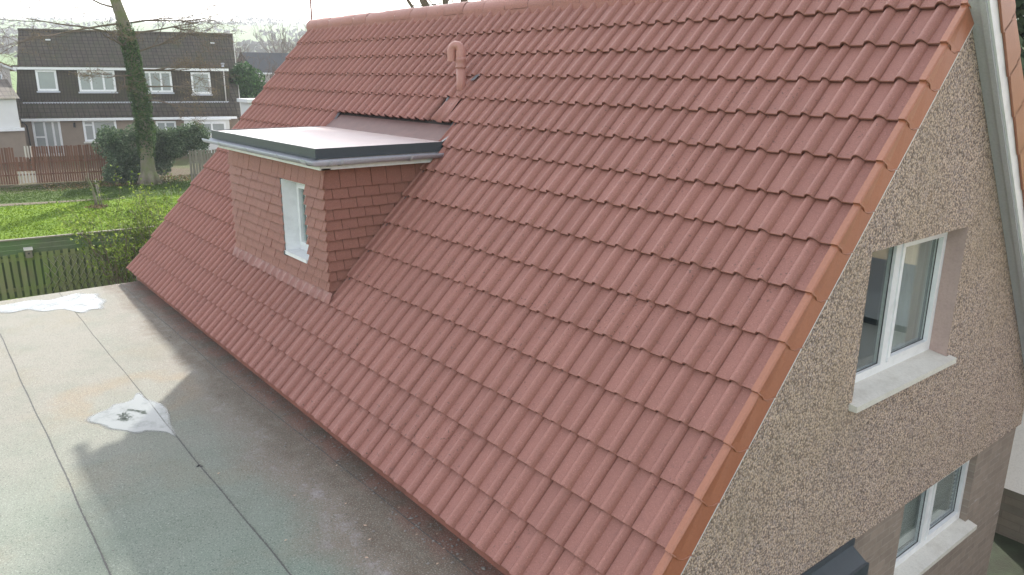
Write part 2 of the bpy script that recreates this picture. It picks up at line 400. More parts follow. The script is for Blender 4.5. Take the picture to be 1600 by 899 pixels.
mb = MB(); mb.quad((-7, 5.2, ZG+.012), (12, 5.2, ZG+.012), (12, -6, ZG+.012), (-7, -6, ZG+.012)); mb.quad((-7, 9, ZG+.012), (12, 9, ZG+.012), (12, 5.2, ZG+.012), (-7, 5.2, ZG+.012)); tag(obj('yard', mb, M_conc), kind='structure')

# ================================================================== MAIN HOUSE
H = empty('house', (-4.5, 2.4, ZG), 'house in the foreground with a steep red tiled roof and a small flat topped dormer', 'house')
DX0, DX1, DV0, DV1 = -6.42, -4.05, 3, 10        # dormer slot in the tiling
def prof(s):
    h = 0
    for c, wd in ((.40, .125), (.892, .098)):
        t = abs(s-c)/wd
        if t < 1: h = max(h, (.038 if c < .5 else .031)*(1-t*t)**.8)
    return h
SS = [0, .1, .2, .265, .275, .285, .305, .33, .355, .38, .40, .42, .445, .47, .495, .515, .525, .535, .6, .7, .785, .794, .804, .82, .835, .85, .87, .89, .91, .93, .95, .965, .976]
def tiles():
    mb = MB()
    ncol = int(math.ceil(NC))
    for v in range(0, 15):
        v0 = v+DV[v]; v1 = min(v+1+DV[v+1]+.12, VTOP-.02)
        for c in range(1, ncol+1):
            uL, uR = c, c-1
            sa, sb = 0., 1.
            if uL > NC: sa = uL-NC
            if uR < U0: sb = 1-(U0-uR)
            xa, xb = -(uL-sa)*W, -(uL-sb)*W
            cuts = []
            if DV0 <= v < DV1 and xb > DX0 and xa < DX1:
                if xa < DX0: cuts.append((sa, (DX0+uL*W)/W))
                if xb > DX1: cuts.append(((DX1+uL*W)/W, sb))
            elif v in (10,) and c == 15: continue      # the vent tile sits here
            else: cuts.append((sa, sb))
            for sa_, sb_ in cuts:
                if sb_-sa_ < .03: continue
                ss = [sa_]+[s for s in SS if sa_+.01 < s < sb_-.01]+[min(sb_, .988)]
                jr = random.gauss(0, .0009); jv = random.gauss(0, .004); tl = random.gauss(0, .0008)
                sk = random.gauss(0, .0012)
                rnd = random.random(); vs = []; fs = []; n = len(ss)
                rows = [(v0+.13, -.004, True), (v0+.006, .012, False), (v0, .025, False), (v0+.010, .0295, False), (v1, .001, False)]
                for vv, bh, low in rows:
                    for s in ss:
                        x = -uL*W+s*W; hh = prof(s)
                        h = bh+jr+tl*(s-.5)+(hh if not low else hh*.9)
                        vs.append(RP(x+sk*(vv-v0), vv+(jv if vv < v1 else 0), h))
                for i in range(len(rows)-1):
                    for k_ in range(n-1): fs.append((i*n+k_, i*n+k_+1, (i+1)*n+k_+1, (i+1)*n+k_))
                # side closures
                a = len(vs)
                for s, sd in ((ss[0], 0), (ss[-1], n-1)):
                    vs += [RP(-uL*W+s*W, v0+jv, -.01), RP(-uL*W+s*W, v1, -.01)]
                fs += [(0, n, 2*n, 3*n, 4*n, a+1, a), (n-1, a+2, a+3, 5*n-1, 4*n-1, 3*n-1, 2*n-1)]
                mb.add(vs, fs, rnd, True)
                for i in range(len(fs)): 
                    if i < 2*(n-1): mb.r[len(mb.r)-len(fs)+i] = 2.    # bare concrete nose, its course-line shade painted into the colour
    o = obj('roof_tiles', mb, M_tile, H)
    try:
        me = o.data
        with bpy.context.temp_override(active_object=o, object=o, selected_objects=[o], selected_editable_objects=[o]):
            bpy.ops.object.shade_smooth_by_angle(angle=R(42))
    except Exception as e: print('smooth', e)
tiles()
# deck below the tiles, with the hole left for the dormer
mb = MB()
for x0, x1, va, vb in ((XL+.02, DX0+.06, .05, VTOP), (DX1-.04, -.05, .05, VTOP), (DX0+.06, DX1-.04, .05, 3.2), (DX0+.06, DX1-.04, 9.4, VTOP)):
    a, b, c, d = RP(x0, va, -.012), RP(x1, va, -.012), RP(x1, vb, -.012), RP(x0, vb, -.012)
    nrm = Vector((0, sp_, -cp))*.05
    mb.obox(a, b-a, d-a, nrm)
obj('roof_deck', mb, M_dark, H)
# rear slope
BP = math.atan2(1.27, 1); bc, bs = math.cos(BP), math.sin(BP)
BL = 4.15
mb = MB(); tv = 14
for i in range(tv):
    d0, d1 = BL*(tv-i)/tv, BL*(tv-i-1)/tv
    vs = []; n = 0
    xs_ = np.arange(XL, -.04, .05)
    for d_, h_ in ((d0, -.01), (d0, .025), (d1, .004)):
        for x in xs_: vs.append((x, YR+d_*bc+h_*bs, ZR-d_*bs+h_*bc + .02*max(0, math.sin(x*2*math.pi/.15))**2))
    n = len(xs_); mb.add(vs, [(r_*n+k_, r_*n+k_+1, (r_+1)*n+k_+1, (r_+1)*n+k_) for r_ in range(2) for k_ in range(n-1)], random.random(), True)
mb.quad((XL, YR, ZR-.03), (-.05, YR, ZR-.03), (-.05, YR+BL*bc, ZR-BL*bs-.03), (XL, YR+BL*bc, ZR-BL*bs-.03))
obj('rear_roof_slope', mb, M_tile, H)
# ridge tiles
mb = MB(); L_ = .36
n = int((-.0-XL)/L_)+1
for i in range(n):
    x0 = XL-.02+i*L_; x1 = min(x0+L_-.004, .01)
    ring = []; rr = .115; ll = []
    for k_ in range(13):
        a = R(-15)+R(210)*k_/12
        ll.append((math.cos(a)*rr, math.sin(a)*rr*.92))
    jz = random.gauss(0, .003); vs = []
    for x, q in ((x0, 1.0), (x0+.012, 1.03), (x1, 1.0)):
        for (yy, zz) in ll: vs.append((x, YR+.005+yy*q, ZR-.035+jz+zz*q))
    m_ = len(ll); mb.add(vs, [(r_*m_+k_, (r_+1)*m_+k_, (r_+1)*m_+k_+1, r_*m_+k_+1) for r_ in range(2) for k_ in range(m_-1)], random.random(), True)
# mortar / dry ridge foot
for x0, x1, dy in ((XL, 0, -1),):
    mb.obox((XL+.01, YR-.115, ZR-.125), (-XL-.03, 0, 0), (0, .02, 0), (0, 0, .06), .9)
obj('ridge_tiles', mb, M_ridge, H)
# verge caps of the front slope
for v in range(0, 15):
    mb = MB(); v0 = v+DV[v]-.02; v1 = min(v+1+DV[v+1]+.10, VTOP)
    xa, xb = -U0*W-.002, -.014
    t0, t1 = .050, .032
    xm = xa+.040
    def cs(v_, t):          # inner foot, inner top, outer top, rounded arris, skirt foot
        return [RP(xa, v_, -.004), RP(xa, v_, t), RP(xm-.006, v_, t), RP(xm+.002, v_, t-.006), RP(xb, v_, -.082), RP(xb-.014, v_, -.082), RP(xm-.010, v_, t-.018), RP(xa+.010, v_, t-.014)]
    A_ = cs(v0, t0); B_ = cs(v1, t1)
    # rounded nose at the foot of the skirt
    A_[4] = RP(xb, v0+.18, -.084); A_[5] = RP(xb-.014, v0+.18, -.084)
    mid = [RP(xb-.014, v0-.02, -.018), RP(xb-.006, v0+.03, -.048)]
    vs = A_+B_+mid
    fs = [(0, 1, 9, 8), (1, 2, 10, 9), (2, 3, 11, 10), (3, 16, 17, 4, 12, 11), (4, 5, 13, 12), (1, 7, 6, 2), (2, 6, 3), (3, 6, 16), (6, 5, 17, 16), (17, 5, 4)]
    mb.add(vs, fs, .3+.1*random.random())
    mb.tube([RP(xm+.002, v0-.004, t0-.004), RP(xm+.012, v0-.012, .018), RP(xb-.013, v0-.022, -.018), RP(xb-.005, v0+.03, -.049), RP(xb+.001, v0+.17, -.083)], .0045, 6, rnd=1.0)
    obj('verge_cap', mb, M_vcap, H)
# white undercloak strip below the caps
mb = MB(); mb.obox(RP(-.03, -.1, -.094), (.014, 0, 0), RP(0, VTOP+.05, 0)-RP(0, 0, 0), RP(0, 0, .012)-RP(0, 0, 0)); obj('undercloak', mb, M_white, H)
# fascia and barge of the rear slope seen past the apex
XO = .075
def barge():
    # inner line on the wall (y,z)
    a = Vector((0, 2.53, 3.019)); b = Vector((0, 5.15, -.30)); d = (b-a); nrm = Vector((0, -d.z, d.y)).normalized()
    if nrm.z < 0: nrm = -nrm
    mb = MB(); mb.obox(a+Vector((-.028, 0, 0)), (XO+.018, 0, 0), d, nrm*.012, .2); mb.obox(a+nrm*.0+Vector((XO-.040, 0, 0)), (.03, 0, 0), d, -nrm*.014, .2); obj('soffit', mb, M_soff, H)
    mb = MB(); mb.obox(a+Vector((XO-.009, 0, 0)), (.014, 0, 0), d, nrm*.085, .1); obj('bargeboard', mb, M_white, H)
    L = d.length; n = 14; e = d/n; mb = MB()
    for i in range(n):
        o = a+e*i+nrm*(.080+(.006 if i % 1 == 0 else 0))
        k0 = .016*1
        mb.prism([o+Vector((XO+.008, 0, 0)), o+e*1.03-nrm*.014+Vector((XO+.008, 0, 0)), o+e*1.03+nrm*.10+Vector((XO+.008, 0, 0)), o+nrm*.112+Vector((XO+.008, 0, 0))], (.014, 0, 0), .5)
    obj('rear_verge_skirt', mb, M_vcap, H)
    mb = MB()
    for i in range(n):
        o = a+e*i+nrm*.18+Vector((XO-.02, 0, 0))
        q = [o+nrm*.0, o+e*.98-nrm*.012, o+e*1.04+nrm*.02, o+e*1.02+nrm*.065, o+e*.9+nrm*.085, o+nrm*.07]
        mb.prism(q, (.034, 0, 0), .1)
    obj('rear_verge_cap', mb, M_vcap, H)
barge()

# gable wall with window openings
def wall_x(mb, X, ys, zb, zt, holes):
    ys = sorted(set(ys+[h for q in holes for h in q[:2]]))
    for a, b in zip(ys[:-1], ys[1:]):
        m = (a+b)/2; segs = [(zb, None)]
        hh = sorted([q for q in holes if q[0] < m < q[1]], key=lambda q: q[2])
        lo = zb
        for q in hh:
            if q[2] > lo: mb.quad((X, a, lo), (X, b, lo), (X, b, q[2]), (X, a, q[2]))
            lo = q[3]
        mb.quad((X, a, lo), (X, b, lo), (X, b, zt(b)), (X, a, zt(a)))
YC = 4.87
def gtop(y): return min(y*sp_/cp-.09, 2.93-1.267*(y-2.60)+.01) if y > .08 else -.02
W1 = (1.86, 3.08, .795, 1.66)
W2 = (2.87, 4.08, -.87, -.262)
mb = MB(); wall_x(mb, -.03, [.08, 1.0, 2.0, 2.66, 2.69, 3.5, 4.2, YC], -.24, gtop, [(W1[0], W1[1], W1[2]-.07, W1[3])])
mb.quad((-.03, .08, -.24), (-.03, YC, -.24), (-.06, YC, -.262), (-.06, .08, -.262))
mb.quad((-.03, YC, -.24), (-.03, YC, .05), (-.3, YC, .05), (-.3, YC, -.24))
obj('roughcast_gable', mb, M_harl, H)
mb = MB(); wall_x(mb, -.055, [.08, YC-.02], ZG, lambda y: -.25, [(W2[0], W2[1], W2[2]-.07, -.25)])
mb.quad((-.055, YC-.02, ZG), (-.055, YC-.02, -.24), (XL, YC-.02, -.24), (XL, YC-.02, ZG))
mb.quad((-.055, .08, ZG), (-.055, .08, -.24), (XL, .08, -.24), (XL, .08, ZG))
obj('brick_wall', mb, M_brick, H)
mb = MB(); mb.quad((XL+.02, .08, ZG), (XL+.02, YC, ZG), (XL+.02, YC, .1), (XL+.02, .08, .0)); mb.add([(XL+.02, .08, 0), (XL+.02, YC, .1), (XL+.02, YR, ZR-.1)], [(0, 1, 2)])
mb.quad((XL+.02, YC, -.3), (-.06, YC, -.3), (-.06, YC, .0), (XL+.02, YC, .0)); obj('rear_wall', mb, M_harl, H)

def room(name, x1, y0, y1, z0, z1, depth=1.6, pr=H):
    mb = MB(); x0 = x1-depth
    mb.quad((x0, y0, z0), (x0, y1, z0), (x0, y1, z1), (x0, y0, z1)); mb.quad((x0, y0, z0), (x1, y0, z0), (x1, y1, z0), (x0, y1, z0)); mb.quad((x0, y0, z1), (x1, y0, z1), (x1, y1, z1), (x0, y1, z1))
    mb.quad((x0, y0, z0), (x1, y0, z0), (x1, y0, z1), (x0, y0, z1)); mb.quad((x0, y1, z0), (x1, y1, z0), (x1, y1, z1), (x0, y1, z1))
    return obj(name, mb, M_room, pr)
def window(y0, y1, z0, z1, XF, Xw, mull, kind):
    fr = MB(); fw_ = .045; t = .045; X0, X1 = XF-t, XF
    fr.box(X0, X1, y0, y1, z0, z0+fw_*1.15); fr.box(X0, X1, y0, y1, z1-fw_, z1)
    fr.box(X0, X1, y0, y0+fw_, z0+fw_*1.15, z1-fw_); fr.box(X0, X1, y1-fw_, y1, z0+fw_*1.15, z1-fw_)
    fr.box(X0, X1, mull-fw_*.75, mull+fw_*.75, z0+fw_*1.15, z1-fw_)
    w_ = obj('window', fr, M_white, H)
    g = MB(); g.box(XF-.030, XF-.024, y0+fw_*.9, y1-fw_*.9, z0+fw_, z1-fw_*.9); obj('pane', g, M_glass, w_)
    # opening sash (raised casement) in the right light with a dark gasket line
    s = MB(); a, b = mull+fw_*.75, y1-fw_; zz0, zz1 = z0+fw_*1.15, z1-fw_; q = .030; X2 = XF+.010
    for bx in ((a, b, zz0, zz0+q), (a, b, zz1-q, zz1), (a, a+q, zz0+q, zz1-q), (b-q, b, zz0+q, zz1-q)): s.box(X0+.01, X2, *bx)
    obj('sash', s, M_white, w_)
    s = MB(); q0 = .004
    for (a, b) in ((y0+fw_, mull-fw_*.75), (mull+fw_*.75+.03, y1-fw_-.03)):
        zz0, zz1 = z0+fw_*1.15+(.03 if a > mull else 0), z1-fw_-(.03 if a > mull else 0)
        for bx in ((a, b, zz0, zz0+q0), (a, b, zz1-q0, zz1), (a, a+q0, zz0+q0, zz1-q0), (b-q0, b, zz0+q0, zz1-q0)): s.box(XF-.0235, XF-.019, *bx)
    obj('gasket', s, M_black, w_)
    rv = MB()
    rv.quad((Xw, y1, z0-.02), (Xw, y1, z1), (XF-.05, y1, z1), (XF-.05, y1, z0-.02)); rv.quad((Xw, y0, z0-.02), (XF-.05, y0, z0-.02), (XF-.05, y0, z1), (Xw, y0, z1))
    rv.quad((Xw, y0, z1), (Xw, y1, z1), (XF-.05, y1, z1), (XF-.05, y0, z1))
    obj('reveal', rv, M_render if kind == 'up' else M_brick, w_)
    si = MB(); si.add([(XF-.01, y0-.03, z0+.002), (XF-.01, y1+.06, z0+.002), (.018, y1+.05, z0-.026), (.018, y0-.03, z0-.026), (XF-.01, y0-.03, z0-.06), (XF-.01, y1+.06, z0-.06), (.018, y1+.05, z0-.062), (.018, y0-.03, z0-.062)],
                      [(0,1,2,3),(3,2,6,7),(0,3,7,4),(1,5,6,2),(4,7,6,5),(0,4,5,1)], .3)
    obj('sill', si, M_sill, w_)
    return w_
w1 = window(W1[0], W1[1], W1[2], W1[3], -.145, -.03, 2.43, 'up')
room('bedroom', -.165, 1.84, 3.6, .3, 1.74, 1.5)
for ya_, n_ in ((2.66, 22), (1.87, 8)):
    mb = MB(); mb.sweep([(0, 0, 0), (0, 0, .90)], [(-.215+.014*math.sin(i*1.3), ya_+i*.017, .79) for i in range(n_)], .2, True); obj('curtain', mb, M_curt, w1)
w2 = window(W2[0], W2[1], W2[2], W2[3], -.105, -.055, 3.42, 'low')
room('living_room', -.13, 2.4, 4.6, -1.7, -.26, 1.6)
mb = MB()
for i in range(15): mb.prism([(-.185, 2.9, -.80+i*.036), (-.168, 2.9, -.808+i*.036), (-.168, 2.9, -.805+i*.036), (-.185, 2.9, -.797+i*.036)], (0, 1.15, 0))
obj('blind', mb, M_blind, w2)
# small grey door canopy low on the gable
mb = MB(); mb.prism([(-.03, .6, -.262), (-.03, 2.10, -.262), (.105, 2.045, -.30), (.105, .6, -.30)], (0, 0, .012)); mb.box(-.028, -.018, .6, 2.12, -.262, -.215); mb.box(.100, .118, .6, 2.05, -.37, -.286); mb.prism([(-.03, 2.095, -.30), (.1, 2.04, -.335), (.1, 2.04, -.30), (-.03, 2.095, -.262)], (0, .012, 0))
c_ = obj('door_canopy', mb, M_anth, H)
mb = MB(); mb.box(-.05, .092, .62, 2.02, -.36, -.315); obj('canopy_soffit', mb, M_white, c_)

# ------------------------------------------------------------------ dormer
dx0, dx1, dyf = -6.37, -4.10, .585
zt_, zb_ = 1.80, .60
wx0, wx1, wz0, wz1 = -4.975, -4.485, .945, 1.625
D = MB()
def ysl(z): return z*cp/sp_
# core walls (front with window hole, two cheeks)
yb = ysl(2.0)+.1
for (a, b, c, d) in ((dx0, wx0, zb_, 1.93), (wx1, dx1, zb_, 1.93), (wx0, wx1, zb_, wz0), (wx0, wx1, wz1, 1.93)): D.quad((a, dyf, c), (b, dyf, c), (b, dyf, d), (a, dyf, d))
D.add([(dx1, dyf, zb_), (dx1, yb, 1.93), (dx1, dyf, 1.93)], [(0, 1, 2)]); D.add([(dx0, dyf, zb_), (dx0, yb, 1.93), (dx0, dyf, 1.93)], [(0, 1, 2)])
dorm = obj('dormer', D, M_dark, H)
tw, rh = .150, .0895
def hang(front):
    mb = MB(); rows = 13; z = zt_-.165
    r_ = 0
    while z > .50:
        zb2 = z; ztop = z+rh+.02 if r_ else zt_+.005
        if front: lo, hi = dx0-.012, dx1+.030
        else: lo, hi = dyf-.024, ysl(ztop)+.02
        x = lo-(tw/2 if r_ % 2 else 0) if front else (hi+ (tw/2 if r_ % 2 else 0))
        if not front: x = lo-(tw/2 if r_ % 2 else 0)
        while x < hi:
            a, b = max(x, lo)+.0026, min(x+tw, hi)-.0026
            pieces = [(a, b)]
            if front and ztop-.02 > wz0 and zb2 < wz1-.005:
                pieces = []
                if a < wx0: pieces.append((a, min(b, wx0)))
                if b > wx1: pieces.append((max(a, wx1+.014), b))
            for a, b in pieces:
                if b-a < .01: continue
                j = random.gauss(0, .0012); jz = random.gauss(0, .0015); rn = random.random()**.7; o1, o2 = (.042 if front else .032)+j*1.5, .006
                if front: zf = zb2+jz; 
                else: zf = zb2+jz
                th = .011
                if front:
                    vs = [(a, dyf-o1, zf), (b, dyf-o1, zf), (b, dyf-o2, ztop), (a, dyf-o2, ztop), (a, dyf-o1+th, zf), (b, dyf-o1+th, zf), (b, dyf-.001, ztop), (a, dyf-.001, ztop)]
                else:
                    if a > ysl(zf)+.14: continue
                    vs = [(dx1+o1, a, zf), (dx1+o1, b, zf), (dx1+o2, b, ztop), (dx1+o2, a, ztop), (dx1+o1-th, a, zf), (dx1+o1-th, b, zf), (dx1+.001, b, ztop), (dx1+.001, a, ztop)]
                mb.add(vs, [(0,1,2,3),(0,4,5,1),(0,3,7,4),(1,5,6,2)], rn)
            x += tw
        z -= rh; r_ += 1
    return mb
obj('front_tile_hanging', hang(True), M_hung, dorm)
obj('cheek_tile_hanging', hang(False), M_hung, dorm)
# left cheek plain
mb = MB(); mb.add([(dx0-.02, dyf-.01, .6), (dx0-.02, yb, 1.9), (dx0-.02, dyf-.01, 1.9)], [(0, 1, 2)]); obj('far_cheek_cladding', mb, M_hung, dorm)
# roof slab: edges slightly raised kerb
rx0, rx1, ry0 = -6.47, -3.95, .455
zr = 1.975
mb = MB(); mb.quad((rx0, ry0, zr), (rx1, ry0, zr-.002), (rx1, ysl(zr)+.10, zr+.004), (rx0, ysl(zr)+.10, zr+.006))
MU = MB(); MU.quad((DX0, ysl(zr)-.05, zr+.002), (DX1, ysl(zr)-.05, zr+.002), (DX1, ysl(zr)+.17, zr+.16), (DX0, ysl(zr)+.17, zr+.16))
kk = N('roof_membrane')
cc_ = kk.mix((.44, .36, .36), (.56, .50, .50), kk.noise(3, 5, .7)); x__, y__, z__ = kk.xyz()
cc_ = kk.mix(cc_, (.36, .22, .19), kk.math('MULTIPLY', kk.ramp(kk.math('MULTIPLY_ADD', y__, .5, -.45), [(.40, 0.), (.62, .9)]), kk.ramp(kk.noise(6, 6, .7), [(.35, .2), (.6, 1.)])))
kk.out(cc_, .32, .6)
obj('flat_roof_membrane', mb, kk.m, dorm); obj('rear_upstand', MU, simple('dusty_lead', (.17, .09, .078), .6, .3, 9), dorm)
mb = MB()
mb.box(rx0-.012, rx1+.012, ry0-.014, ry0, zr-.075, zr+.010); mb.box(rx1, rx1+.012, ry0, ysl(zr)-.03, zr-.075, zr+.010); mb.box(rx0-.012, rx0, ry0, ysl(zr)-.05, zr-.075, zr+.010)
mb.prism([(rx1+.012, ysl(zr)-.10, zr-.05), (rx1+.012, ysl(zr)+.03, zr+.07), (rx1+.012, ysl(zr)-.08, zr+.012)], (-.03, 0, 0))
obj('roof_trim', mb, M_anth, dorm)
mb = MB(); mb.box(rx0+.03, rx1-.02, ry0+.03, ry0+.045, zt_+.005, zr-.08); mb.box(rx1-.035, rx1-.02, ry0+.045, ysl(1.86)-.0, zt_+.005, zr-.08)
mb.box(rx0+.03, rx1-.02, ry0+.045, dyf-.001, zt_+.005, zt_+.017); mb.box(dx1+.001, rx1-.036, dyf, ysl(1.83), zt_+.005, zt_+.017)
obj('dormer_soffit', mb, M_white, dorm)
mb = MB()
gr = .046; zg_ = zr-.083
arc = [(math.cos(a), math.sin(a)) for a in [math.pi+math.pi*k/10 for k in range(11)]]
yy = ry0-.03; xx = rx1+.045
inner = [(c*(gr-.006), s*(gr-.006)) for c, s in arc[::-1]]
pr_ = [(c*gr, s*gr) for c, s in arc]+inner
vs = []
path = [(rx0-.16, yy, 0), (rx0-.05, yy, 0), (-5.6, yy, .002), (xx, yy, .004)]
# front run and side run, mitred at the corner
def run(path, ax):
    vs = []; n = len(pr_)
    for (px, py, dz), (mx, my) in path:
        for c, s in pr_:
            vs.append((px+mx*c, py+my*c, zg_+dz+s))
    fs = [(i*n+k, i*n+(k+1) % n, (i+1)*n+(k+1) % n, (i+1)*n+k) for i in range(len(path)-1) for k in range(n)]
    fs += [tuple(range(n)), tuple((len(path)-1)*n+k for k in range(n))]
    mb.add(vs, fs, .2, True)
run([((rx0-.16, yy, 0), (0, 1)), ((xx, yy, .0), (-1, 1))], 0)
run([((xx, yy, 0), (-1, 1)), ((xx, ysl(1.86)-.02, .0), (-1, 0))], 0)
for bx in (-6.1, -5.35, -4.6, -4.1):
    for k in (0,):
        vsb = [(bx+dx_, yy+c*(gr+.006), zg_+s*(gr+.006)+.001) for dx_ in (0, .03 if bx != -4.1 else .10) for c, s in arc]
        n = 11; mb.add(vsb, [(k_, k_+1, n+k_+1, n+k_) for k_ in range(n-1)], .9, True)
for by in (.52, .62, 1.28):
    vsb = [(xx-c*(gr+.006), by+dy_, zg_+s*(gr+.006)+.001) for dy_ in (0, .028) for c, s in arc]
    n = 11; mb.add(vsb, [(k_, k_+1, n+k_+1, n+k_) for k_ in range(n-1)], .9, True)
obj('gutter', mb, M_gut, dorm)
# dormer window
yw = .695
mb = MB(); f_ = .05
for bx in ((wx0, wx1, wz0, wz0+f_), (wx0, wx1, wz1-f_, wz1), (wx0, wx0+f_, wz0+f_, wz1-f_), (wx1-f_, wx1, wz0+f_, wz1-f_)): mb.box(bx[0], bx[1], yw, yw+.04, bx[2], bx[3])
a_ = .034
for bx in ((wx0+f_, wx1-f_, wz0+f_, wz0+f_+a_), (wx0+f_, wx1-f_, wz1-f_-a_, wz1-f_), (wx0+f_, wx0+f_+a_, wz0+f_+a_, wz1-f_-a_), (wx1-f_-a_, wx1-f_, wz0+f_+a_, wz1-f_-a_)): mb.box(bx[0], bx[1], yw-.014, yw+.03, bx[2], bx[3])
# lined reveal and sill
mb.box(wx0-.002, wx0+.006, dyf-.03, yw, wz0, wz1); mb.box(wx1-.006, wx1+.002, dyf-.015, yw, wz0, wz1); mb.box(wx0, wx1, dyf-.01, yw, wz1-.004, wz1+.006); mb.box(wx0, wx1, dyf-.045, yw, wz0-.03, wz0+.003)
obj('window_frame', mb, M_white, dorm)
mb = MB(); mb.box(wx0+.05, wx1-.05, yw+.012, yw+.018, wz0+.05, wz1-.05); obj('window_pane', mb, M_glass, dorm)
mb = MB(); mb.box(wx0-.016, wx0-.003, dyf-.034, dyf+.01, wz0-.05, wz1+.02); mb.box(wx0-.01, wx0+.012, dyf-.05, dyf-.0, wz0-.04, wz0+.0); obj('window_edge_shade', mb, M_lead, dorm)  # dark strip stands in for tile-edge shade left of the window
mb = MB(); X0_, X1_ = wx0-.6, wx1+.25
for q in (((X0_, yw+.9, .8), (X1_, yw+.9, .8), (X1_, yw+.9, 1.8), (X0_, yw+.9, 1.8)), ((X0_, yw+.05, .8), (X0_, yw+.9, .8), (X0_, yw+.9, 1.8), (X0_, yw+.05, 1.8)), ((X1_, yw+.05, .8), (X1_, yw+.9, .8), (X1_, yw+.9, 1.8), (X1_, yw+.05, 1.8)), ((X0_, yw+.05, .8), (X1_, yw+.05, .8), (X1_, yw+.9, .8), (X0_, yw+.9, .8)), ((X0_, yw+.05, 1.8), (X1_, yw+.05, 1.8), (X1_, yw+.9, 1.8), (X0_, yw+.9, 1.8))): mb.quad(*q)
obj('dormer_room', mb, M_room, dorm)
# flashings around the dormer
mb = MB()
x = dx0-.06; i = 0
while x < dx1+.05:
    x2 = min(x+.125+random.uniform(-.02, .03), dx1+.07); vs = []; fs = []; nn = 9
    vb = 2.90+random.uniform(-.03, .03)
    for j_, (vv, hh, up_) in enumerate(((vb, .034, 0), (2.99, .042, 0), (3.06, .046, 0), (None, None, 1))):
        for k_ in range(nn):
            xx_ = x+(x2-x)*k_/(nn-1)
            if up_: vs.append(Vector((xx_, dyf-.024, .735+random.gauss(0, .002))))
            else:
                s = ((xx_+31*W) % W)/W
                vs.append(RP(xx_, vv, hh+prof(s)*.8+random.gauss(0, .0012)))
    fs = [(a*nn+k_, a*nn+k_+1, (a+1)*nn+k_+1, (a+1)*nn+k_) for a in range(3) for k_ in range(nn-1)]
    mb.add(vs, fs, random.random(), True); x = x2-.006
obj('apron_flashing', mb, M_plead, dorm)
for xa_, xb_ in ((dx1+.005, DX1+.02), (DX0-.02, dx0-.005)):
    mb = MB(); mb.obox(RP(xa_, 3, .002), (xb_-xa_, 0, 0), RP(0, 10.1, 0)-RP(0, 3, 0), RP(0, 0, .004)-RP(0, 0, 0)); obj('side_flashing', mb, M_lead, dorm)

# ------------------------------------------------------------------ soil vent pipe on the slope
vx, vv_ = -4.26, 11.25
b0 = RP(vx, 11.2, 0)
V = empty('vent_pipe', b0, 'terracotta swan neck vent pipe rising out of the red roof slope above the dormer', 'vent pipe')
rp = .043
z0 = b0.z-.05; zt2 = b0.z+.40
dirv = Vector((-.86, -.50, 0)).normalized()
pts = [Vector((b0.x, b0.y, z0)), Vector((b0.x, b0.y, b0.z+.28))]
mb = MB(); mb.tube(pts, rp, 20); obj('pipe', mb, M_vent, V)
mb = MB(); base2 = Vector((b0.x, b0.y, b0.z+.255)); mb.tube([base2, base2+Vector((0, 0, .012)), base2+Vector((0, 0, .02)), base2+Vector((0, 0, .06)), base2+Vector((0, 0, .068)), base2+Vector((0, 0, .10))], [rp+.008, rp+.009, rp+.005, rp+.005, rp+.008, rp+.005], 20)
c2 = base2+Vector((0, 0, .10)); rr = .047; arcp = [c2]
for k_ in range(0, 13):
    a = math.pi*k_/12; arcp.append(c2+Vector((0, 0, .05))+dirv*(rr-rr*math.cos(a))+Vector((0, 0, math.sin(a)*rr*1.15)))
arcp.append(arcp[-1]+Vector((0, 0, -.09)))
mb.tube(arcp, [rp+.004]*2+[rp-.002]*(len(arcp)-2), 20, caps=False)
obj('swan_neck', mb, M_vent, V)
mb = MB()     # moulded base tile
xs2 = [vx-.155+.31*k_/16 for k_ in range(17)]
vs = []
c15 = -15*W
for vv, hb in ((10.0+DV[10], .004), (10.0+DV[10], .026), (10.9, .022), (11.5, .008)):
    for k_, x in enumerate(xs2):
        s = (x+15*W)/W; s = min(max(s, 0), 1)
        vs.append(RP(-15*W+s*W, vv, hb+(prof(s) if vv < 10.5 else prof(s)*.25)))
mb.add(vs, [(a*17+k_, a*17+k_+1, (a+1)*17+k_+1, (a+1)*17+k_) for a in range(3) for k_ in range(16)], .3, True)
cone = []
for k_ in range(20):
    a = 2*math.pi*k_/20; cone.append(RP(vx+math.cos(a)*.062, 11.2+math.sin(a)*.26, .018))
top = [Vector((b0.x+math.cos(2*math.pi*k_/20)*(rp+.005), b0.y+math.sin(2*math.pi*k_/20)*(rp+.005), b0.z+.045)) for k_ in range(20)]
mb.add(cone+top, [(k_, (k_+1) % 20, 20+(k_+1) % 20, 20+k_) for k_ in range(20)], .3, True)
obj('base_tile', mb, M_tile, V)
mb = MB(); mb.add([RP(vx-.155, 10.95, .03), RP(vx-.115, 10.8, .034), RP(vx-.10, 11.75, .036), RP(vx-.15, 11.7, .03)], [(0, 1, 2, 3)]); obj('lead_slate', mb, M_lead, V); mb = MB(); mb.add([RP(vx+.035, 11.75, .036), RP(vx+.10, 11.78, .036), RP(vx+.12, 12.05, .032), RP(vx+.07, 12.0, .036)], [(0, 1, 2, 3)]); obj('lead_slate', mb, M_lead, V)

# TV aerial pole at the far end of the ridge
mb = MB(); px_ = XL-.06; mb.tube([(px_, YR, ZR-.9), (px_, YR, ZR+.95)], .014, 8); mb.tube([(px_, YR, ZR-.12), (px_+.08, YR, ZR-.12)], .012, 6)
tag(obj('aerial_pole', mb, M_pole, base=(px_, YR, ZR-.9)), 'thin upright pole at the far left end of the roof ridge', 'pole')

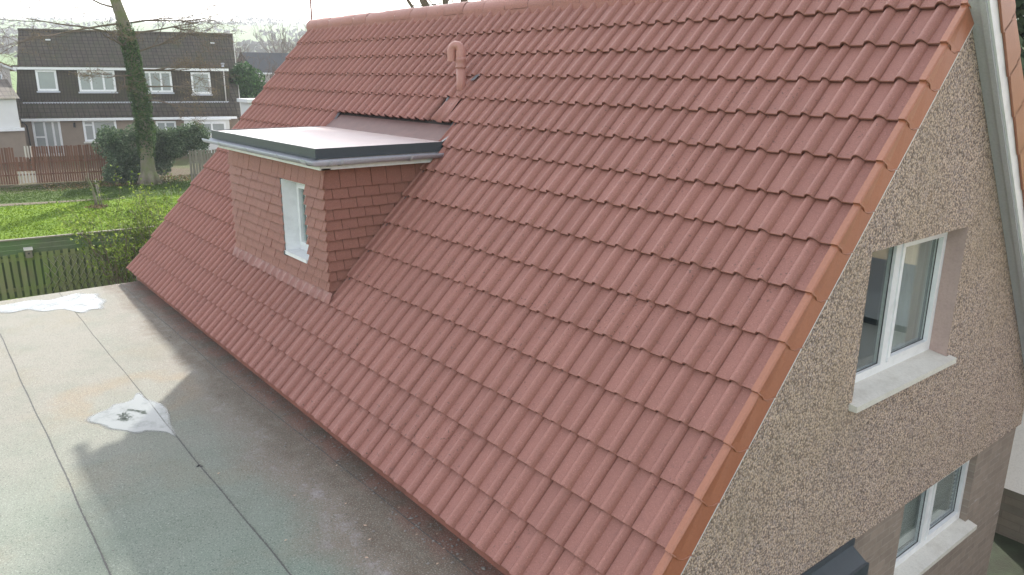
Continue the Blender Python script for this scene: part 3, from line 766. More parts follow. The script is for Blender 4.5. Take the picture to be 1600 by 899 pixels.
# ================================================================== FLAT ROOF EXTENSION
FZ = -.13
E_ = empty('flat_roof_extension', (-4.5, -2, ZG), 'low extension with a green mineral felt flat roof below the red tiles', 'extension')
mb = MB(); EX0, EX1, EY0 = -8.93, -.12, -4.6
strips = [(EY0, -3.25), (-3.27, -2.44), (-2.46, -1.64), (-1.655, -.86), (-.875, -.06), (-.075, .09)]
nx = 60
for i, (a, b) in enumerate(strips):
    vs = []
    for k_ in range(nx+1):
        x = EX0+(EX1-EX0)*k_/nx; wv = .004*math.sin(x*2.1+i*2)+.002*math.sin(x*7+i)
        if i == 5: bb = b
        bow = .16*max(0, (x+5.5)/4.5) if i == 4 else 0
        yb_ = b+wv+ (0 if i != 4 else .02-(.11 if x < -5 else .11*max(0, (-x-1.5)/3.5)))
        if i == 5: ya_ = strips[4][1]+.004*math.sin(x*2.1+8)+.002*math.sin(x*7+4)+.02-(.11 if x < -5 else .11*max(0, (-x-1.5)/3.5))-.03; yb_ = .09
        else: ya_ = a+.004*math.sin(x*2.1+(i-1)*2)+.002*math.sin(x*7+i-1) - (.015 if i else 0)
        z = FZ+.004*math.sin(x*1.3)*0
        vs += [(x, ya_, z-.0015), (x, yb_, z+.0025)]
    mb.add(vs, [(2*k_, 2*k_+2, 2*k_+3, 2*k_+1) for k_ in range(nx)], .5)
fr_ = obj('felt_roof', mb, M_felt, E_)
mb = MB()
for i, b in ((2, -1.64), (3, -.86), (4, -.06)):
    vs = []; nn = 700
    for k_ in range(nn+1):
        x = EX0+(EX1-EX0)*k_/nn; wv = .004*math.sin(x*2.1+i*2)+.002*math.sin(x*7+i)
        y = b+wv+(0 if i != 4 else .02-(.11 if x < -5 else .11*max(0, (-x-1.5)/3.5)))
        wd = (.0030+.0020*abs(math.sin(x*31+i))*random.random()+random.random()*.0015)*(1 if i != 4 else .55)
        if i == 3 and x < -4.6: wd *= .45
        vs += [(x, y-wd-.002+random.uniform(-.001,.001), FZ+.004), (x, y+wd-.002+random.uniform(-.002, .002), FZ+.0052)]
    mb.add(vs, [(2*k_, 2*k_+2, 2*k_+3, 2*k_+1) for k_ in range(nn)], .5)
obj('felt_seam', mb, M_bit, E_)
mb = MB(); mb.box(EX0-.02, EX0+.03, EY0, .05, FZ-.22, FZ-.003); mb.box(EX0, EX1, EY0-.02, EY0+.03, FZ-.22, FZ+.01); mb.box(EX1-.03, EX1+.02, EY0, .05, FZ-.22, FZ-.002); obj('roof_edge_board', mb, M_wgrey, E_)
mb = MB(); mb.box(EX0+.05, EX1-.1, EY0+.1, .05, ZG, FZ-.05); obj('extension_wall', mb, M_harl, E_)
mb = MB()          # upstand and painted flashing below the eaves
mb.quad((XL+.05, .085, FZ), (-.1, .085, FZ), (-.1, .10, .02), (XL+.05, .10, .02))
obj('eaves_upstand', mb, simple('dirty_red_flashing', (.27, .11, .08), .8, .4, 4, .3, 0, (.07, .05, .04)), E_)
# puddles
def puddle(pts, label, z=FZ+.0045):
    # smooth closed outline
    n = len(pts); out = []
    for i in range(n):
        p0, p1, p2, p3 = [Vector(pts[(i+k_-1) % n]+(0,)) for k_ in range(4)]
        for t in (0, .25, .5, .75): out.append(.5*((2*p1)+(-p0+p2)*t+(2*p0-5*p1+4*p2-p3)*t*t+(-p0+3*p1-3*p2+p3)*t**3))
    c = sum(out, Vector((0, 0, 0)))/len(out)
    mb = MB(); m_ = len(out)
    rings = []
    for q, dz in ((1.07, -.0015), (1.035, -.001), (1.0, -.0005), (.96, 0)):
        rings.append([(c.x+(p.x-c.x)*(1+(q-1)*random.uniform(.6, 1.4)), c.y+(p.y-c.y)*(1+(q-1)*random.uniform(.6, 1.4)), z+dz) for p in out])
    for i_, rn in enumerate((.18, .45, .75)):
        mb.add(rings[i_]+rings[i_+1], [(k_, (k_+1) % m_, m_+(k_+1) % m_, m_+k_) for k_ in range(m_)], rn)
    mb.add(rings[3], [tuple(range(m_))], 1.)
    o = obj('puddle', mb, M_water, base=(c.x, c.y, z)); tag(o, label, 'puddle', kind='structure'); return o
puddle([(-4.64,-1.33),(-4.70,-1.25),(-4.73,-1.16),(-4.80,-1.10),(-4.79,-1.02),(-4.83,-.95),(-4.93,-.90),(-4.90,-.87),(-4.78,-.865),(-4.68,-.83),(-4.56,-.79),(-4.42,-.785),(-4.28,-.81),(-4.12,-.845),(-3.93,-.862),(-3.90,-.875),(-3.99,-.90),(-4.06,-.95),(-4.12,-1.02),(-4.13,-1.09),(-4.24,-1.16),(-4.33,-1.23),(-4.46,-1.27),(-4.55,-1.33)], 'bright irregular water puddle across the felt seam in the middle of the flat roof')
puddle([(-8.72,-2.3),(-8.78,-1.9),(-8.70,-1.5),(-8.74,-1.2),(-8.62,-1.02),(-8.70,-.84),(-8.74,-.70),(-8.62,-.60),(-8.58,-.50),(-8.40,-.53),(-8.22,-.49),(-8.02,-.56),(-7.86,-.60),(-7.90,-.70),(-7.82,-.80),(-8.00,-.90),(-8.12,-.98),(-8.14,-1.15),(-8.33,-1.28),(-8.30,-1.45),(-8.42,-1.6),(-8.36,-1.9),(-8.40,-2.25)], 'bright long puddle along the far edge of the flat roof')
# moss spots in the puddle
mb = MB()
for (p, q, n_, wd) in (((-4.56, -1.09), (-4.44, -1.08), 70, .022), ((-4.47, -1.12), (-4.42, -1.10), 30, .014), ((-4.62, -1.04), (-4.50, -.93), 34, .007), ((-4.55, -.99), (-4.43, -.93), 22, .006)):
    for _ in range(n_):
        t = random.random()**1.3; x = p[0]+(q[0]-p[0])*t+random.gauss(0, wd); y = p[1]+(q[1]-p[1])*t+random.gauss(0, wd); rr = random.uniform(.004, .011)
        mb.add([(x+math.cos(k_)*rr*random.uniform(.5, 1.2), y+math.sin(k_)*rr*random.uniform(.5, 1.2), FZ+.0062) for k_ in range(6)], [tuple(range(6))], random.random())
tag(obj('moss_patch', mb, simple('dark_moss', (.10, .125, .11), .9)), 'dark grey moss marks lying in the middle puddle', 'moss', kind='stuff')
# grit, moss crumbs and leaf bits swept towards the eaves
mb = MB()
def crumb(x, y, z, r_, rn):
    vs = []
    for k_ in range(6):
        a = k_*math.pi/3; q = r_*random.uniform(.6, 1.2); vs.append((x+math.cos(a)*q, y+math.sin(a)*q, z))
    vs.append((x, y, z+r_*random.uniform(.4, .9))); mb.add(vs, [(k_, (k_+1) % 6, 6) for k_ in range(6)], rn)
for _ in range(700):
    x = random.uniform(-7, -.6); y = .07-abs(random.gauss(0, .13)); crumb(x, y, FZ+.004, random.choice((.004, .005, .007, .011)), random.random())
for _ in range(120): crumb(random.uniform(-8.5, -.6), random.uniform(-3, 0), FZ+.004, random.uniform(.003, .006), random.random())
tag(obj('roof_grit', mb, M_stone), 'scattered grit and moss crumbs on the felt along the tile eaves', 'grit', kind='stuff')
mb = MB(); crumb(-3.3, -.876, FZ+.004, .020, .9); crumb(-3.28, -.862, FZ+.004, .012, .9); tag(obj('moss_clump', mb, M_black, base=(-3.3, -.876, FZ)), 'small black moss clump beside the seam below the middle puddle', 'moss clump')
mb = MB()
for (x, y) in ((-1.55, .0), (-1.62, -.1), (-1.4, -.05), (-2.7, -.10), (-1.9, -.3), (-1.95, -.03), (-1.25, -.03), (-1.3, -.16), (-2.5, -.5), (-2.05, -.75), (-3.1, -.80), (-2.2, -.28), (-4.55, -.2), (-1.75, -.35), (-1.6,-.45)):
    a = random.uniform(0, 3.1); l_ = random.uniform(.008, .017); d1 = Vector((math.cos(a), math.sin(a), .1))*l_; d2 = Vector((-math.sin(a), math.cos(a), .15))*l_*.5; c = Vector((x, y, FZ+.009))
    mb.add([c-d1, c-d2, c+d1, c+d2], [(0, 1, 2, 3)], random.random())
tag(obj('dead_leaves', mb, simple('pale_dead_leaf', (.42, .30, .22), .8)), 'few pale dead leaves lying near the eaves on the flat roof', 'leaves', kind='stuff')

# ================================================================== NEIGHBOURING WALLS BEHIND THE GABLE CORNER
N_ = empty('neighbour_outbuilding', (.8, 6.6, ZG), 'white rendered outbuilding with brick base just behind the gable corner', 'outbuilding')
mb = MB(); mb.box(-.60, 3.0, 6.02, 8.6, -1.415, -.05); obj('render_wall', mb, M_whitewall, N_)
mb = MB(); mb.box(-.58, 2.98, 6.04, 8.58, ZG, -1.415)
M_b2, _k = blocks('brown_block_base', (.15, .135, .11), (.12, .115, .095), (.12, .10, .085), 'Y', .44, .10)
obj('brick_base', mb, M_b2, N_)
mb = MB(); mb.prism([(-.75, 5.9, -.05), (-.75, 8.8, -.05), (-.75, 8.8, .02), (-.75, 5.9, .02)], (3.9, 0, 0)); obj('flat_roof', mb, M_anth, N_)

# neighbouring house across the drive (beyond the right edge, mirrored in the windows)
Q = empty('neighbour_house', (8.5, 6, ZG), 'neighbouring house with brown tiled roof across the drive', 'house')
mb = MB(); mb.box(6.0, 11, 2.2, 26, ZG, 1.6); obj('wall', mb, M_hwall, Q)
mb = MB(); mb.prism([(5.8, 2.0, 1.6), (8.5, 2.0, 5.0), (11.2, 2.0, 1.6)], (0, 24.2, 0)); obj('roof', mb, M_rbrown, Q)
mb = MB(); mb.box(5.74, 5.8, 2.0, 26.2, 1.42, 1.6); obj('fascia', mb, M_white, Q)
for y_w, z_w in ((3.4, -.9), (6.2, -.9), (9.2, -.9), (12.6, -.9), (16., -.9), (4.2, .6), (6.6, .6), (8.6, .6), (10.6, .6), (13, .6)):
    mb = MB(); mb.box(5.975, 5.999, y_w, y_w+1.2, z_w, z_w+.8); w_ = obj('window', mb, M_white, Q); mb = MB(); mb.box(5.965, 5.974, y_w+.07, y_w+1.13, z_w+.07, z_w+.73); obj('pane', mb, M_gwin, w_)

# ================================================================== TREES / PLANTS helpers
def branch(mb, p, d, L, r_, depth, spread=.6, upw=.15, leaves=None, ln=0, lsz=.05, kids=(2, 4), minr=.006):
    pts = [Vector(p)]; d = Vector(d).normalized(); n = 5; q = Vector(p)
    for i in range(n):
        d = (d+Vector((random.gauss(0, .12), random.gauss(0, .12), random.gauss(0, .10)+upw*.2))).normalized(); q = q+d*L/n; pts.append(q.copy())
    rads = [max(minr*.7, r_*(1-.62*i/n)) for i in range(n+1)]
    mb.tube(pts, rads, 6 if r_ > .03 else 4, False)
    if leaves is not None:
        for _ in range(ln):
            t = random.choice(pts[2:]); leaves.leaf(t+Vector((random.gauss(0, .08), random.gauss(0, .08), random.gauss(0, .08))), lsz*random.uniform(.6, 1.3), random.random())
    if depth <= 0: return
    for k_ in range(random.randint(*kids)+(1 if depth > 2 else 0)):
        i = random.randint(1, n); nd = (d+Vector((random.gauss(0, spread), random.gauss(0, spread), random.gauss(0, spread*.6)+upw))).normalized()
        branch(mb, pts[i], nd, L*random.uniform(.5, .75), max(minr, rads[i]*.6), depth-1, spread, upw, leaves, ln, lsz, kids, minr)
def clumps(mb, cs, n, sz, flat=1.):
    # cs: list of (centre, rx, ry, rz): leaves in an uneven shell with gaps
    tot = sum(a*b for _, a, b, c in cs)
    for c, a, b, cc in cs:
        for _ in range(int(n*a*b/tot)):
            v = Vector((random.gauss(0, 1), random.gauss(0, 1), random.gauss(0, 1))).normalized(); q = random.random()**.33
            mb.leaf((c[0]+v.x*a*q, c[1]+v.y*b*q, c[2]+v.z*cc*q*flat), sz*random.uniform(.6, 1.35), random.random())

# ------------------------------------------------------------------ ivy-clad tree
T = empty('ivy_tree', (-32.38, 5.9, ZG), 'tall bare tree with an ivy covered trunk leaning left before the semi detached houses', 'tree')
trunk = [(-32.37, 5.90, ZG-.05), (-32.37, 5.90, -1.6), (-32.37, 5.92, -.6), (-32.37, 5.97, .34), (-32.38, 5.93, 1.5), (-32.4, 5.86, 2.6), (-32.42, 5.76, 3.6), (-32.45, 5.66, 4.4), (-32.5, 5.48, 5.2), (-32.55, 5.35, 6.4), (-32.5, 5.5, 8.0)]
trd = [.36, .30, .25, .24, .23, .24, .24, .23, .20, .15, .08]
mb = MB(); mb.tube(trunk, trd, 16)
for a in range(6):
    an = a*1.05; mb.tube([Vector(trunk[1])+Vector((math.cos(an)*.14, math.sin(an)*.14, .2)), Vector((trunk[0][0]+math.cos(an)*.42, trunk[0][1]+math.sin(an)*.42, ZG-.05))], [.16, .10], 8)
obj('trunk', mb, M_bark, T)
mb = MB(); tl = MB(); random.seed(11)
for (z, y, d, L) in ((3.9, 5.6, (0, -1, .12), 3.4), (4.35, 5.5, (.1, -1, -.12), 3.6), (4.0, 5.9, (0, 1, .18), 2.6), (4.4, 5.9, (.2, 1, .35), 2.8), (3.4, 5.8, (.3, -1, .35), 1.8), (3.3, 6.0, (.2, .9, .3), 1.6), (2.6, 6.0, (.5, 1, .05), 1.9), (4.9, 5.5, (-.3, -1, .4), 3.0), (5.2, 5.5, (.3, .9, .5), 3.0), (5.8, 5.4, (.3, -.6, .9), 3.2), (6.2, 5.4, (-.2, .8, .9), 3.), (2.0, 6.05, (.5, .8, -.1), 1.5), (7.5, 5.5, (0, 0, 1), 3.), (1.4, 6.1, (.6, .9, .05), 1.5), (2.4, 5.8, (.6, -.9, .0), 1.4)):
    branch(mb, (-32.4, y, z), d, L, .045, 4, .42, .02, tl, 4, .022, (2, 4), .0055)
obj('branches', mb, M_twig, T)
obj('twig_leaves', tl, M_brownleaf, T)
mb = MB(); random.seed(5)
for _ in range(9000):
    t = random.random(); z = -.9+t*(4.4+random.random()*1.0)
    for i in range(len(trunk)-1):
        if trunk[i][2] <= z <= trunk[i+1][2]: break
    f_ = (z-trunk[i][2])/(trunk[i+1][2]-trunk[i][2]); c = Vector(trunk[i]).lerp(Vector(trunk[i+1]), f_); r_ = trd[i]*(1-f_)+trd[i+1]*f_
    a = random.uniform(0, 6.28); lump = .5+.5*math.sin(z*3+math.cos(a)*2)*math.sin(a*2+z)
    dens = min(1, (z+1.0)/1.0)
    if random.random() > dens: continue
    q = r_+random.random()*(.06+.16*lump*(1 if z < 2.6 else .4))
    mb.leaf((c.x+math.cos(a)*q, c.y+math.sin(a)*q, z), random.uniform(.03, .055), random.random())
obj('ivy', mb, M_ivy, T)
# ------------------------------------------------------------------ big ivy hedge behind it
hd = MB(); random.seed(21)
cs = []
for _ in range(70):
    y = random.uniform(4.45, 8.4); top = -.1+.45*math.sin((y-4.2)*1.1)+.2 if y < 7.3 else .3
    cs.append(((-33.5+random.uniform(-.35, .35), y+.05, random.uniform(-1.8 if y < 7 else -.7, min(top, .2)-.1)), .5, .42, .42))
clumps(hd, cs, 38000, .052)
o = obj('hedge', hd, M_hedge, base=(-33.5, 6.3, ZG)); tag(o, 'large rounded dark green hedge around the foot of the ivy covered trunk', 'hedge')

# fences
def fence(name, label, cat, p0, p1, z0, z1, nb, bw, mat, th=.02, rails=(), jitter=.02, skip=None, lean=0.):
    f0 = empty(name, (p0[0], p0[1], ZG), label, cat)
    d = Vector((p1[0]-p0[0], p1[1]-p0[1], 0)); L = d.length; d.normalize(); nn = Vector((d.y, -d.x, 0))
    for i in range(nb):
        t = (i+.5)/nb*L
        if skip and skip(t/L): continue
        c = Vector((p0[0], p0[1], 0))+d*t; mb = MB()
        j = random.uniform(-jitter, jitter); mb.obox(c-d*bw/2+Vector((0, 0, z0))+nn*random.uniform(0, .006), d*bw+Vector((0, 0, random.gauss(0, .004))), nn*th, Vector((0, 0, z1-z0+j))+d*random.gauss(0, .01)+d*lean)
        obj('board', mb, mat, f0)
    for zr_ in rails:
        mb = MB(); c = Vector((p0[0], p0[1], zr_))-nn*.045; mb.obox(c, d*L, nn*.04, (0, 0, .06)); obj('rail', mb, mat, f0)
    return f0, d, nn
random.seed(3)
fence('brown_board_fence', 'brown stained vertical board fence at the back of the grass left of the hedge', 'fence', (-35.6, 1.95-1.9), (-34.6, 5.4), ZG+.02, -.44, 62, .068, M_wbrown, rails=(-1.6, -1.1), skip=lambda t: .285 < t < .40)
fence('brown_board_fence', 'brown stained board fence running out of the picture on the far left', 'fence', (-36.4, -3.2), (-35.6, -.02), ZG+.02, -.42, 36, .07, M_wbrown, rails=(-1.6, -1.1))
g_, d_, n_ = fence('broken_gate', 'broken brown gate section with pale picket ends in the back board fence', 'gate', (-35.3, 1.6), (-35.15, 2.25), -1.42, -.85, 5, .10, M_wbrown, rails=(-1.4, -1.2))
for i in range(6):
    mb = MB(); y = 1.63+i*.115; mb.box(-35.2, -35.17, y, y+.05, ZG+.05, -1.42 if i != 3 else -1.5); obj('picket', mb, M_wpale, g_)
for i in range(3):
    mb = MB(); y = 1.98+i*.105; mb.box(-35.35, -35.32, y, y+.055, -.95, -.42); obj('picket', mb, M_wpale, g_)
fence('grey_board_fence', 'weathered grey board fence right of the big hedge', 'fence', (-31.5, 7.3), (-31.2, 12.5), ZG+.02, -.58, 44, .088, M_wgrey, rails=(-1.6, -1.1))

# near green fence: horizontal boards above, pickets below, trellis and bird box
fx0, fx1 = Vector((-16.40, -3.6, 0)), Vector((-15.75, 4.5, 0))
fd = (fx1-fx0); FL = fd.length; fd.normalize(); fn = Vector((fd.y, -fd.x, 0))    # towards the house
NF = empty('garden_fence', (-16.2, 0, ZG), 'mossy green garden fence with solid boards above slatted pickets beyond the flat roof', 'fence')
for i, (za, zc) in enumerate(((-1.03, -.93), (-.925, -.83), (-.825, -.735))):
    mb = MB(); mb.obox(fx0+Vector((0, 0, za))+fn*(.0+.005*i), fd*FL, fn*.02, (0, 0, zc-za)); obj('board', mb, M_wdark, NF)
mb = MB(); mb.obox(fx0+Vector((0, 0, -.725))-fn*.03, fd*FL, fn*.085, (0, 0, .025)); obj('capping', mb, M_wgrey, NF)
random.seed(8); nb = 62
for i in range(nb):
    t = (i+.5)/nb*FL; mb = MB(); c = fx0+fd*t; mb.obox(c-fd*.045+Vector((0, 0, ZG+.02))+fn*.02, fd*.090, fn*.018, Vector((0, 0, .93+random.uniform(-.02, .02)))+fd*random.gauss(0, .008)); obj('picket', mb, M_wgreen, NF)
for i in range(nb-1):
    t = (i+1)/nb*FL; mb = MB(); c = fx0+fd*t; mb.obox(c-fd*.045+Vector((0, 0, ZG+.02))-fn*.05, fd*.090, fn*.018, (0, 0, .95)); obj('back_picket', mb, M_wdark, NF)
for z in (-1.16, -1.78):
    mb = MB(); mb.obox(fx0+Vector((0, 0, z))-fn*.03, fd*FL, fn*.04, (0, 0, .07)); obj('rail', mb, M_wgreen, NF)
for t in (1.0, 2.6, 4.2, 5.8, 7.4):
    mb = MB(); c = fx0+fd*t; mb.obox(c+Vector((0, 0, ZG))-fn*.09, fd*.07, fn*.055, (0, 0, 1.28)); obj('post', mb, M_wgreen, NF)
TR = MB(); t0_ = 3.45
for k_ in range(15):
    for sgn in (1, -1):
        a = t0_+k_*.13-.2; z0_, z1_ = ZG+.05, -1.12; tx = (z1_-z0_)*.62
        xa_, xb_ = (a, a+tx) if sgn == 1 else (a+tx, a)
        lo_, hi_ = t0_, t0_+1.7
        def clipx(x, z, x2, z2):
            if x < lo_: z = z+(z2-z)*(lo_-x)/(x2-x); x = lo_
            if x > hi_: z = z+(z2-z)*(hi_-x)/(x2-x); x = hi_
            return x, z
        if min(xa_, xb_) > hi_ or max(xa_, xb_) < lo_: continue
        A_ = clipx(xa_, z0_, xb_, z1_); B_ = clipx(xb_, z1_, xa_, z0_)
        TR.tube([fx0+fd*A_[0]+fn*(.05+.006*sgn)+Vector((0, 0, A_[1])), fx0+fd*B_[0]+fn*(.05+.006*sgn)+Vector((0, 0, B_[1]))], .0065, 4)
o = obj('trellis', TR, simple('trellis_lath', (.26, .26, .17), .85), base=(-16.1, 1.0, ZG)); tag(o, 'diamond lattice trellis leaning on the green garden fence', 'trellis')
BB = empty('bird_box', Vector(fx0+fd*3.22+fn*.02)+Vector((0, 0, -1.08)), 'small pale bird box fixed to the top boards of the green fence', 'bird box')
c = Vector(fx0+fd*3.22+fn*.03); mb = MB(); mb.obox(c+Vector((0, 0, -1.09))-fd*.06, fd*.12, fn*.10, (0, 0, .17)); obj('box', mb, M_wgrey, BB)
mb = MB(); mb.prism([c-fd*.08+Vector((0, 0, -.90)), c-fd*.08+fn*.13+Vector((0, 0, -.935)), c-fd*.08+fn*.13+Vector((0, 0, -.92)), c-fd*.08+Vector((0, 0, -.885))], fd*.16); obj('lid', mb, M_wpale, BB)
mb = MB(); mb.tube([c+fn*.10+Vector((0, 0, -1.0)), c+fn*.103+Vector((0, 0, -1.0))], .02, 10); obj('entrance_hole', mb, M_black, BB)

# shrub over the fence
random.seed(33); SH = empty('shrub', (-15.2, 1.7, ZG), 'yellow green leafy shrub growing over the green fence beside the roof edge', 'shrub')
st_, lf = MB(), MB()
for _ in range(46):
    b = (-15.25+random.gauss(0, .2), 1.75+random.gauss(0, .42), ZG+.1); branch(st_, b, (random.gauss(0, .22), random.gauss(-.08, .28), 1), random.uniform(1.0, 1.55), .014, 1, .35, .3, lf, 26, .034, (2, 4), .004)
obj('stems', st_, M_twig, SH); obj('foliage', lf, M_yel, SH)
SH2 = empty('shrub', (-16.9, 2.1, ZG), 'sparse pale shrub rising behind the green fence near the red roof', 'shrub')
st_, lf = MB(), MB()
for _ in range(14):
    b = (-16.9+random.gauss(0, .2), 2.3+random.gauss(0, .5), ZG+.1); branch(st_, b, (random.gauss(0, .2), random.gauss(0, .3), 1), random.uniform(1.0, 1.5), .012, 1, .4, .3, lf, 9, .03, (2, 3), .004)
obj('stems', st_, M_twig, SH2); obj('foliage', lf, M_yel, SH2)

# staked sapling stump on the lawn
SP = empty('sapling_stump', (-27.3, 2.95, ZG), 'broken sapling stump with splayed stakes alone on the sunlit lawn', 'stump')
mb = MB(); mb.tube([(-27.3, 2.93, ZG), (-27.3, 2.9, -1.5), (-27.3, 2.86, -1.2), (-27.3, 2.79, -.95), (-27.3, 2.80, -.72)], [.05, .042, .034, .024, .008], 8); mb.tube([(-27.3, 2.86, -1.2), (-27.32, 2.74, -1.0), (-27.3, 2.72, -.86)], [.03, .02, .01], 6); obj('stem', mb, M_bark, SP)
for dy, h_ in ((.10, .95), (.16, .78)):
    mb = MB(); mb.tube([(-27.25, 2.93+dy, ZG), (-27.28, 2.93+dy-.05, ZG+h_)], .019, 6); obj('stake', mb, M_wgrey, SP)
mb = MB(); 
for _ in range(160): mb.leaf((-27.25+random.gauss(0, .12), 2.98+random.gauss(0, .14), ZG+.04+random.random()*.05), .05)
obj('litter', mb, M_brownleaf, SP)

# grass blades: lawn and the shaded strip behind the path
random.seed(12); mb = MB()
for _ in range(42000):
    x = random.uniform(-34.5, -17.2); y = random.uniform(-2.2, 9.5)
    if y > 5.5+(x+30)*-.05+3 and random.random() < .5: continue
    if y < 4 and abs(x+29.4-(y-3)*.17) < .30-(.26*max(0, y)/4): continue
    h_ = random.uniform(.02, .055); a = random.uniform(0, 3.14); wv = .022; dx_, dy_ = math.cos(a)*wv, math.sin(a)*wv; lx, ly = random.gauss(0, .02), random.gauss(0, .02)
    mb.add([(x-dx_, y-dy_, ZG), (x+dx_, y+dy_, ZG), (x+lx, y+ly, ZG+h_)], [(0, 1, 2)], random.random())
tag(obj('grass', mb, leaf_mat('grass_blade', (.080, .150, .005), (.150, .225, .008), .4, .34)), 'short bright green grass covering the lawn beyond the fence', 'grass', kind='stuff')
mb = MB()
for _ in range(1000):
    x = random.uniform(-34.6, -32.3); y = random.uniform(2.2, 9.); mb.leaf((x, y, ZG+.02+random.random()*.03), random.uniform(.03, .06), random.random())
tag(obj('leaf_litter', mb, M_brownleaf), 'brown leaf litter on the shaded ground under the hedge', 'leaf litter', kind='stuff')

# ================================================================== SEMI DETACHED HOUSES BEHIND
HX, HY, HW = -47.25, 3.35, 11.0
HE = Vector((math.sin(R(18)), math.cos(R(18)), 0)); HD = Vector((-HE.y, HE.x, 0))
BH = empty('semi_detached_house', (HX-3, HY+HW/2, ZG), 'long house pair with dark tiled roof and full width dormer behind the bare tree', 'house')
def L(lx, dep, z): return Vector((HX, HY, z))+HE*lx+HD*dep
def lbox(mb, a, b, d0, d1, z0, z1): mb.obox(L(a, d0, z0), HE*(b-a), HD*(d1-d0), (0, 0, z1-z0))
ZE, ZD0, ZD1, ZRR, DR = .14, .86, 2.60, 4.74, 3.6
mb = MB(); lbox(mb, 0, HW, 0, 7.0, ZG, ZE); obj('wall', mb, M_hwall, BH)
mb = MB(); mb.prism([L(.0, .02, ZE), L(.0, 7.2, ZE), L(.0, DR, ZRR-.08)], HE*.02); mb.prism([L(HW-.0, .02, ZG), L(HW, 6.99, ZG), L(HW, 7.0, ZE), L(HW, DR, ZRR-.1), L(HW, .02, ZE)], HE*.015); obj('gable_wall', mb, M_pale, BH)
mb = MB()
mb.prism([L(-.12, -.28, ZE-.02), L(-.12, DR, ZRR), L(-.12, 7.5, ZE-.02), L(-.12, 7.4, ZE-.12), L(-.12, DR, ZRR-.12), L(-.12, -.20, ZE-.12)], HE*(HW+.30)); rf_ = obj('roof', mb, M_rdark, BH)
# raised tile courses / waves on the lower slope so the edge is not flat
mb = MB()
sl_ = (ZRR-ZE)/(DR+.28)
for k_ in range(int((HW+.24)/.135)):
    lx = -.10+k_*.135
    mb.tube([L(lx, -.30, ZE+.0), L(lx, .50, ZE+.8*sl_+.0)], .028, 6, rnd=random.random())
    mb.tube([L(lx, 1.75, ZE+2.03*sl_), L(lx, DR-.05, ZRR-.04)], .022, 4, False, rnd=random.random())
obj('tile_roll', mb, M_rdark, rf_)['kind'] = 'stuff'
mb = MB(); mb.tube([L(-.14, DR, ZRR+.0), L(HW+.2, DR, ZRR+.0)], .09, 8); obj('ridge', mb, M_rdark, rf_)
mb = MB(); lbox(mb, .12, HW-.32, .42, 2.6, ZD0-.1, ZD1); do_ = obj('dormer', mb, M_rdark2, BH)
mb = MB(); lbox(mb, -.05, HW-.22, .22, 2.7, ZD1+.14, ZD1+.22); obj('dormer_roof', mb, M_rdark, do_)
mb = MB(); lbox(mb, .0, HW-.27, .24, .42, ZD1, ZD1+.14); obj('dormer_fascia', mb, M_white, do_)
mb = MB(); lbox(mb, .2, HW-.4, .30, .43, ZD0-.02, ZD0+.05); obj('dormer_flashing', mb, M_gut, do_)
mb = MB(); lbox(mb, .1, HW-.05, -.26, -.20, ZE-.20, ZE-.06); obj('eaves_fascia', mb, M_white, BH)
def bwin(a, b, z0, z1, dep, lights, pr=BH, trans=None):
    mb = MB(); t = .105
    lbox(mb, a, b, dep-.06, dep, z0, z0+t); lbox(mb, a, b, dep-.06, dep, z1-t, z1); lbox(mb, a, a+t, dep-.06, dep, z0+t, z1-t); lbox(mb, b-t, b, dep-.06, dep, z0+t, z1-t)
    for q in lights: lbox(mb, q-t*.45, q+t*.45, dep-.055, dep, z0+t, z1-t)
    if trans: lbox(mb, trans[0], trans[1], dep-.055, dep, trans[2], trans[2]+t*.7)
    w_ = obj('window', mb, M_white, pr); mb = MB(); lbox(mb, a+.03, b-.03, dep-.02, dep-.004, z0+.03, z1-.03); obj('pane', mb, M_gwin, w_)
    mb = MB(); lbox(mb, a-.06, b+.06, dep-.11, dep, z0-.09, z0-.01); obj('sill', mb, M_gut if dep > .2 else M_sill, w_)
    return w_
bwin(.98, 1.96, 1.50, 2.58, .42, []); bwin(2.97, 4.78, 1.46, 2.58, .42, [3.58, 4.2]); bwin(5.97, 7.66, 1.42, 2.56, .42, [6.54, 7.1]); bwin(8.67, 9.7, 1.33, 2.52, .42, [])
bwin(.53, 1.86, -1.9, -.02, 0, [1.10, 1.5], trans=(.6, 1.1, -.95)); bwin(2.95, 4.6, -1.2, -.02, 0, [3.45], trans=(3.0, 3.45, -.35)); bwin(6.6, 7.65, -1.2, -.15, 0, [7.1])
mb = MB(); lbox(mb, 8.1, 10.5, -.6, -.0, ZG, -.08); pc = obj('porch', mb, M_whitewall, BH)
mb = MB(); lbox(mb, 8.0, 10.6, -.7, .0, -.08, .0); obj('porch_roof', mb, M_white, pc)
w_ = bwin(8.9, 10.3, -.95, -.2, -.6, [9.55], pc)
mb = MB()
lbox(mb, .1, .16, -.20, -.14, ZE-.3, ZE-.2); mb.tube([L(.12, -.24, ZE-.15), L(.30, -.10, ZE-.45), L(.33, -.06, ZG)], .035, 6); obj('drainpipe', mb, M_black, BH)
mb = MB(); mb.tube([L(HW-.55, .36, ZD1), L(HW-.55, .36, ZD0-.05)], .035, 6); obj('drainpipe', mb, M_pale, BH)
mb = MB(); mb.tube([L(HW+.12, -.22, ZE-.1), L(HW+.22, -.05, ZE-.35), L(HW+.12, .02, ZG)], .04, 6); obj('drainpipe', mb, M_black, BH)
for lx in (1.35, 10.0):
    mb = MB(); dd = 3.15; zz = ZE+(dd+.28)*sl_
    lbox(mb, lx-.12, lx+.12, dd-.10, dd, zz-.02, zz+.05); obj('roof_vent', mb, M_white, BH)
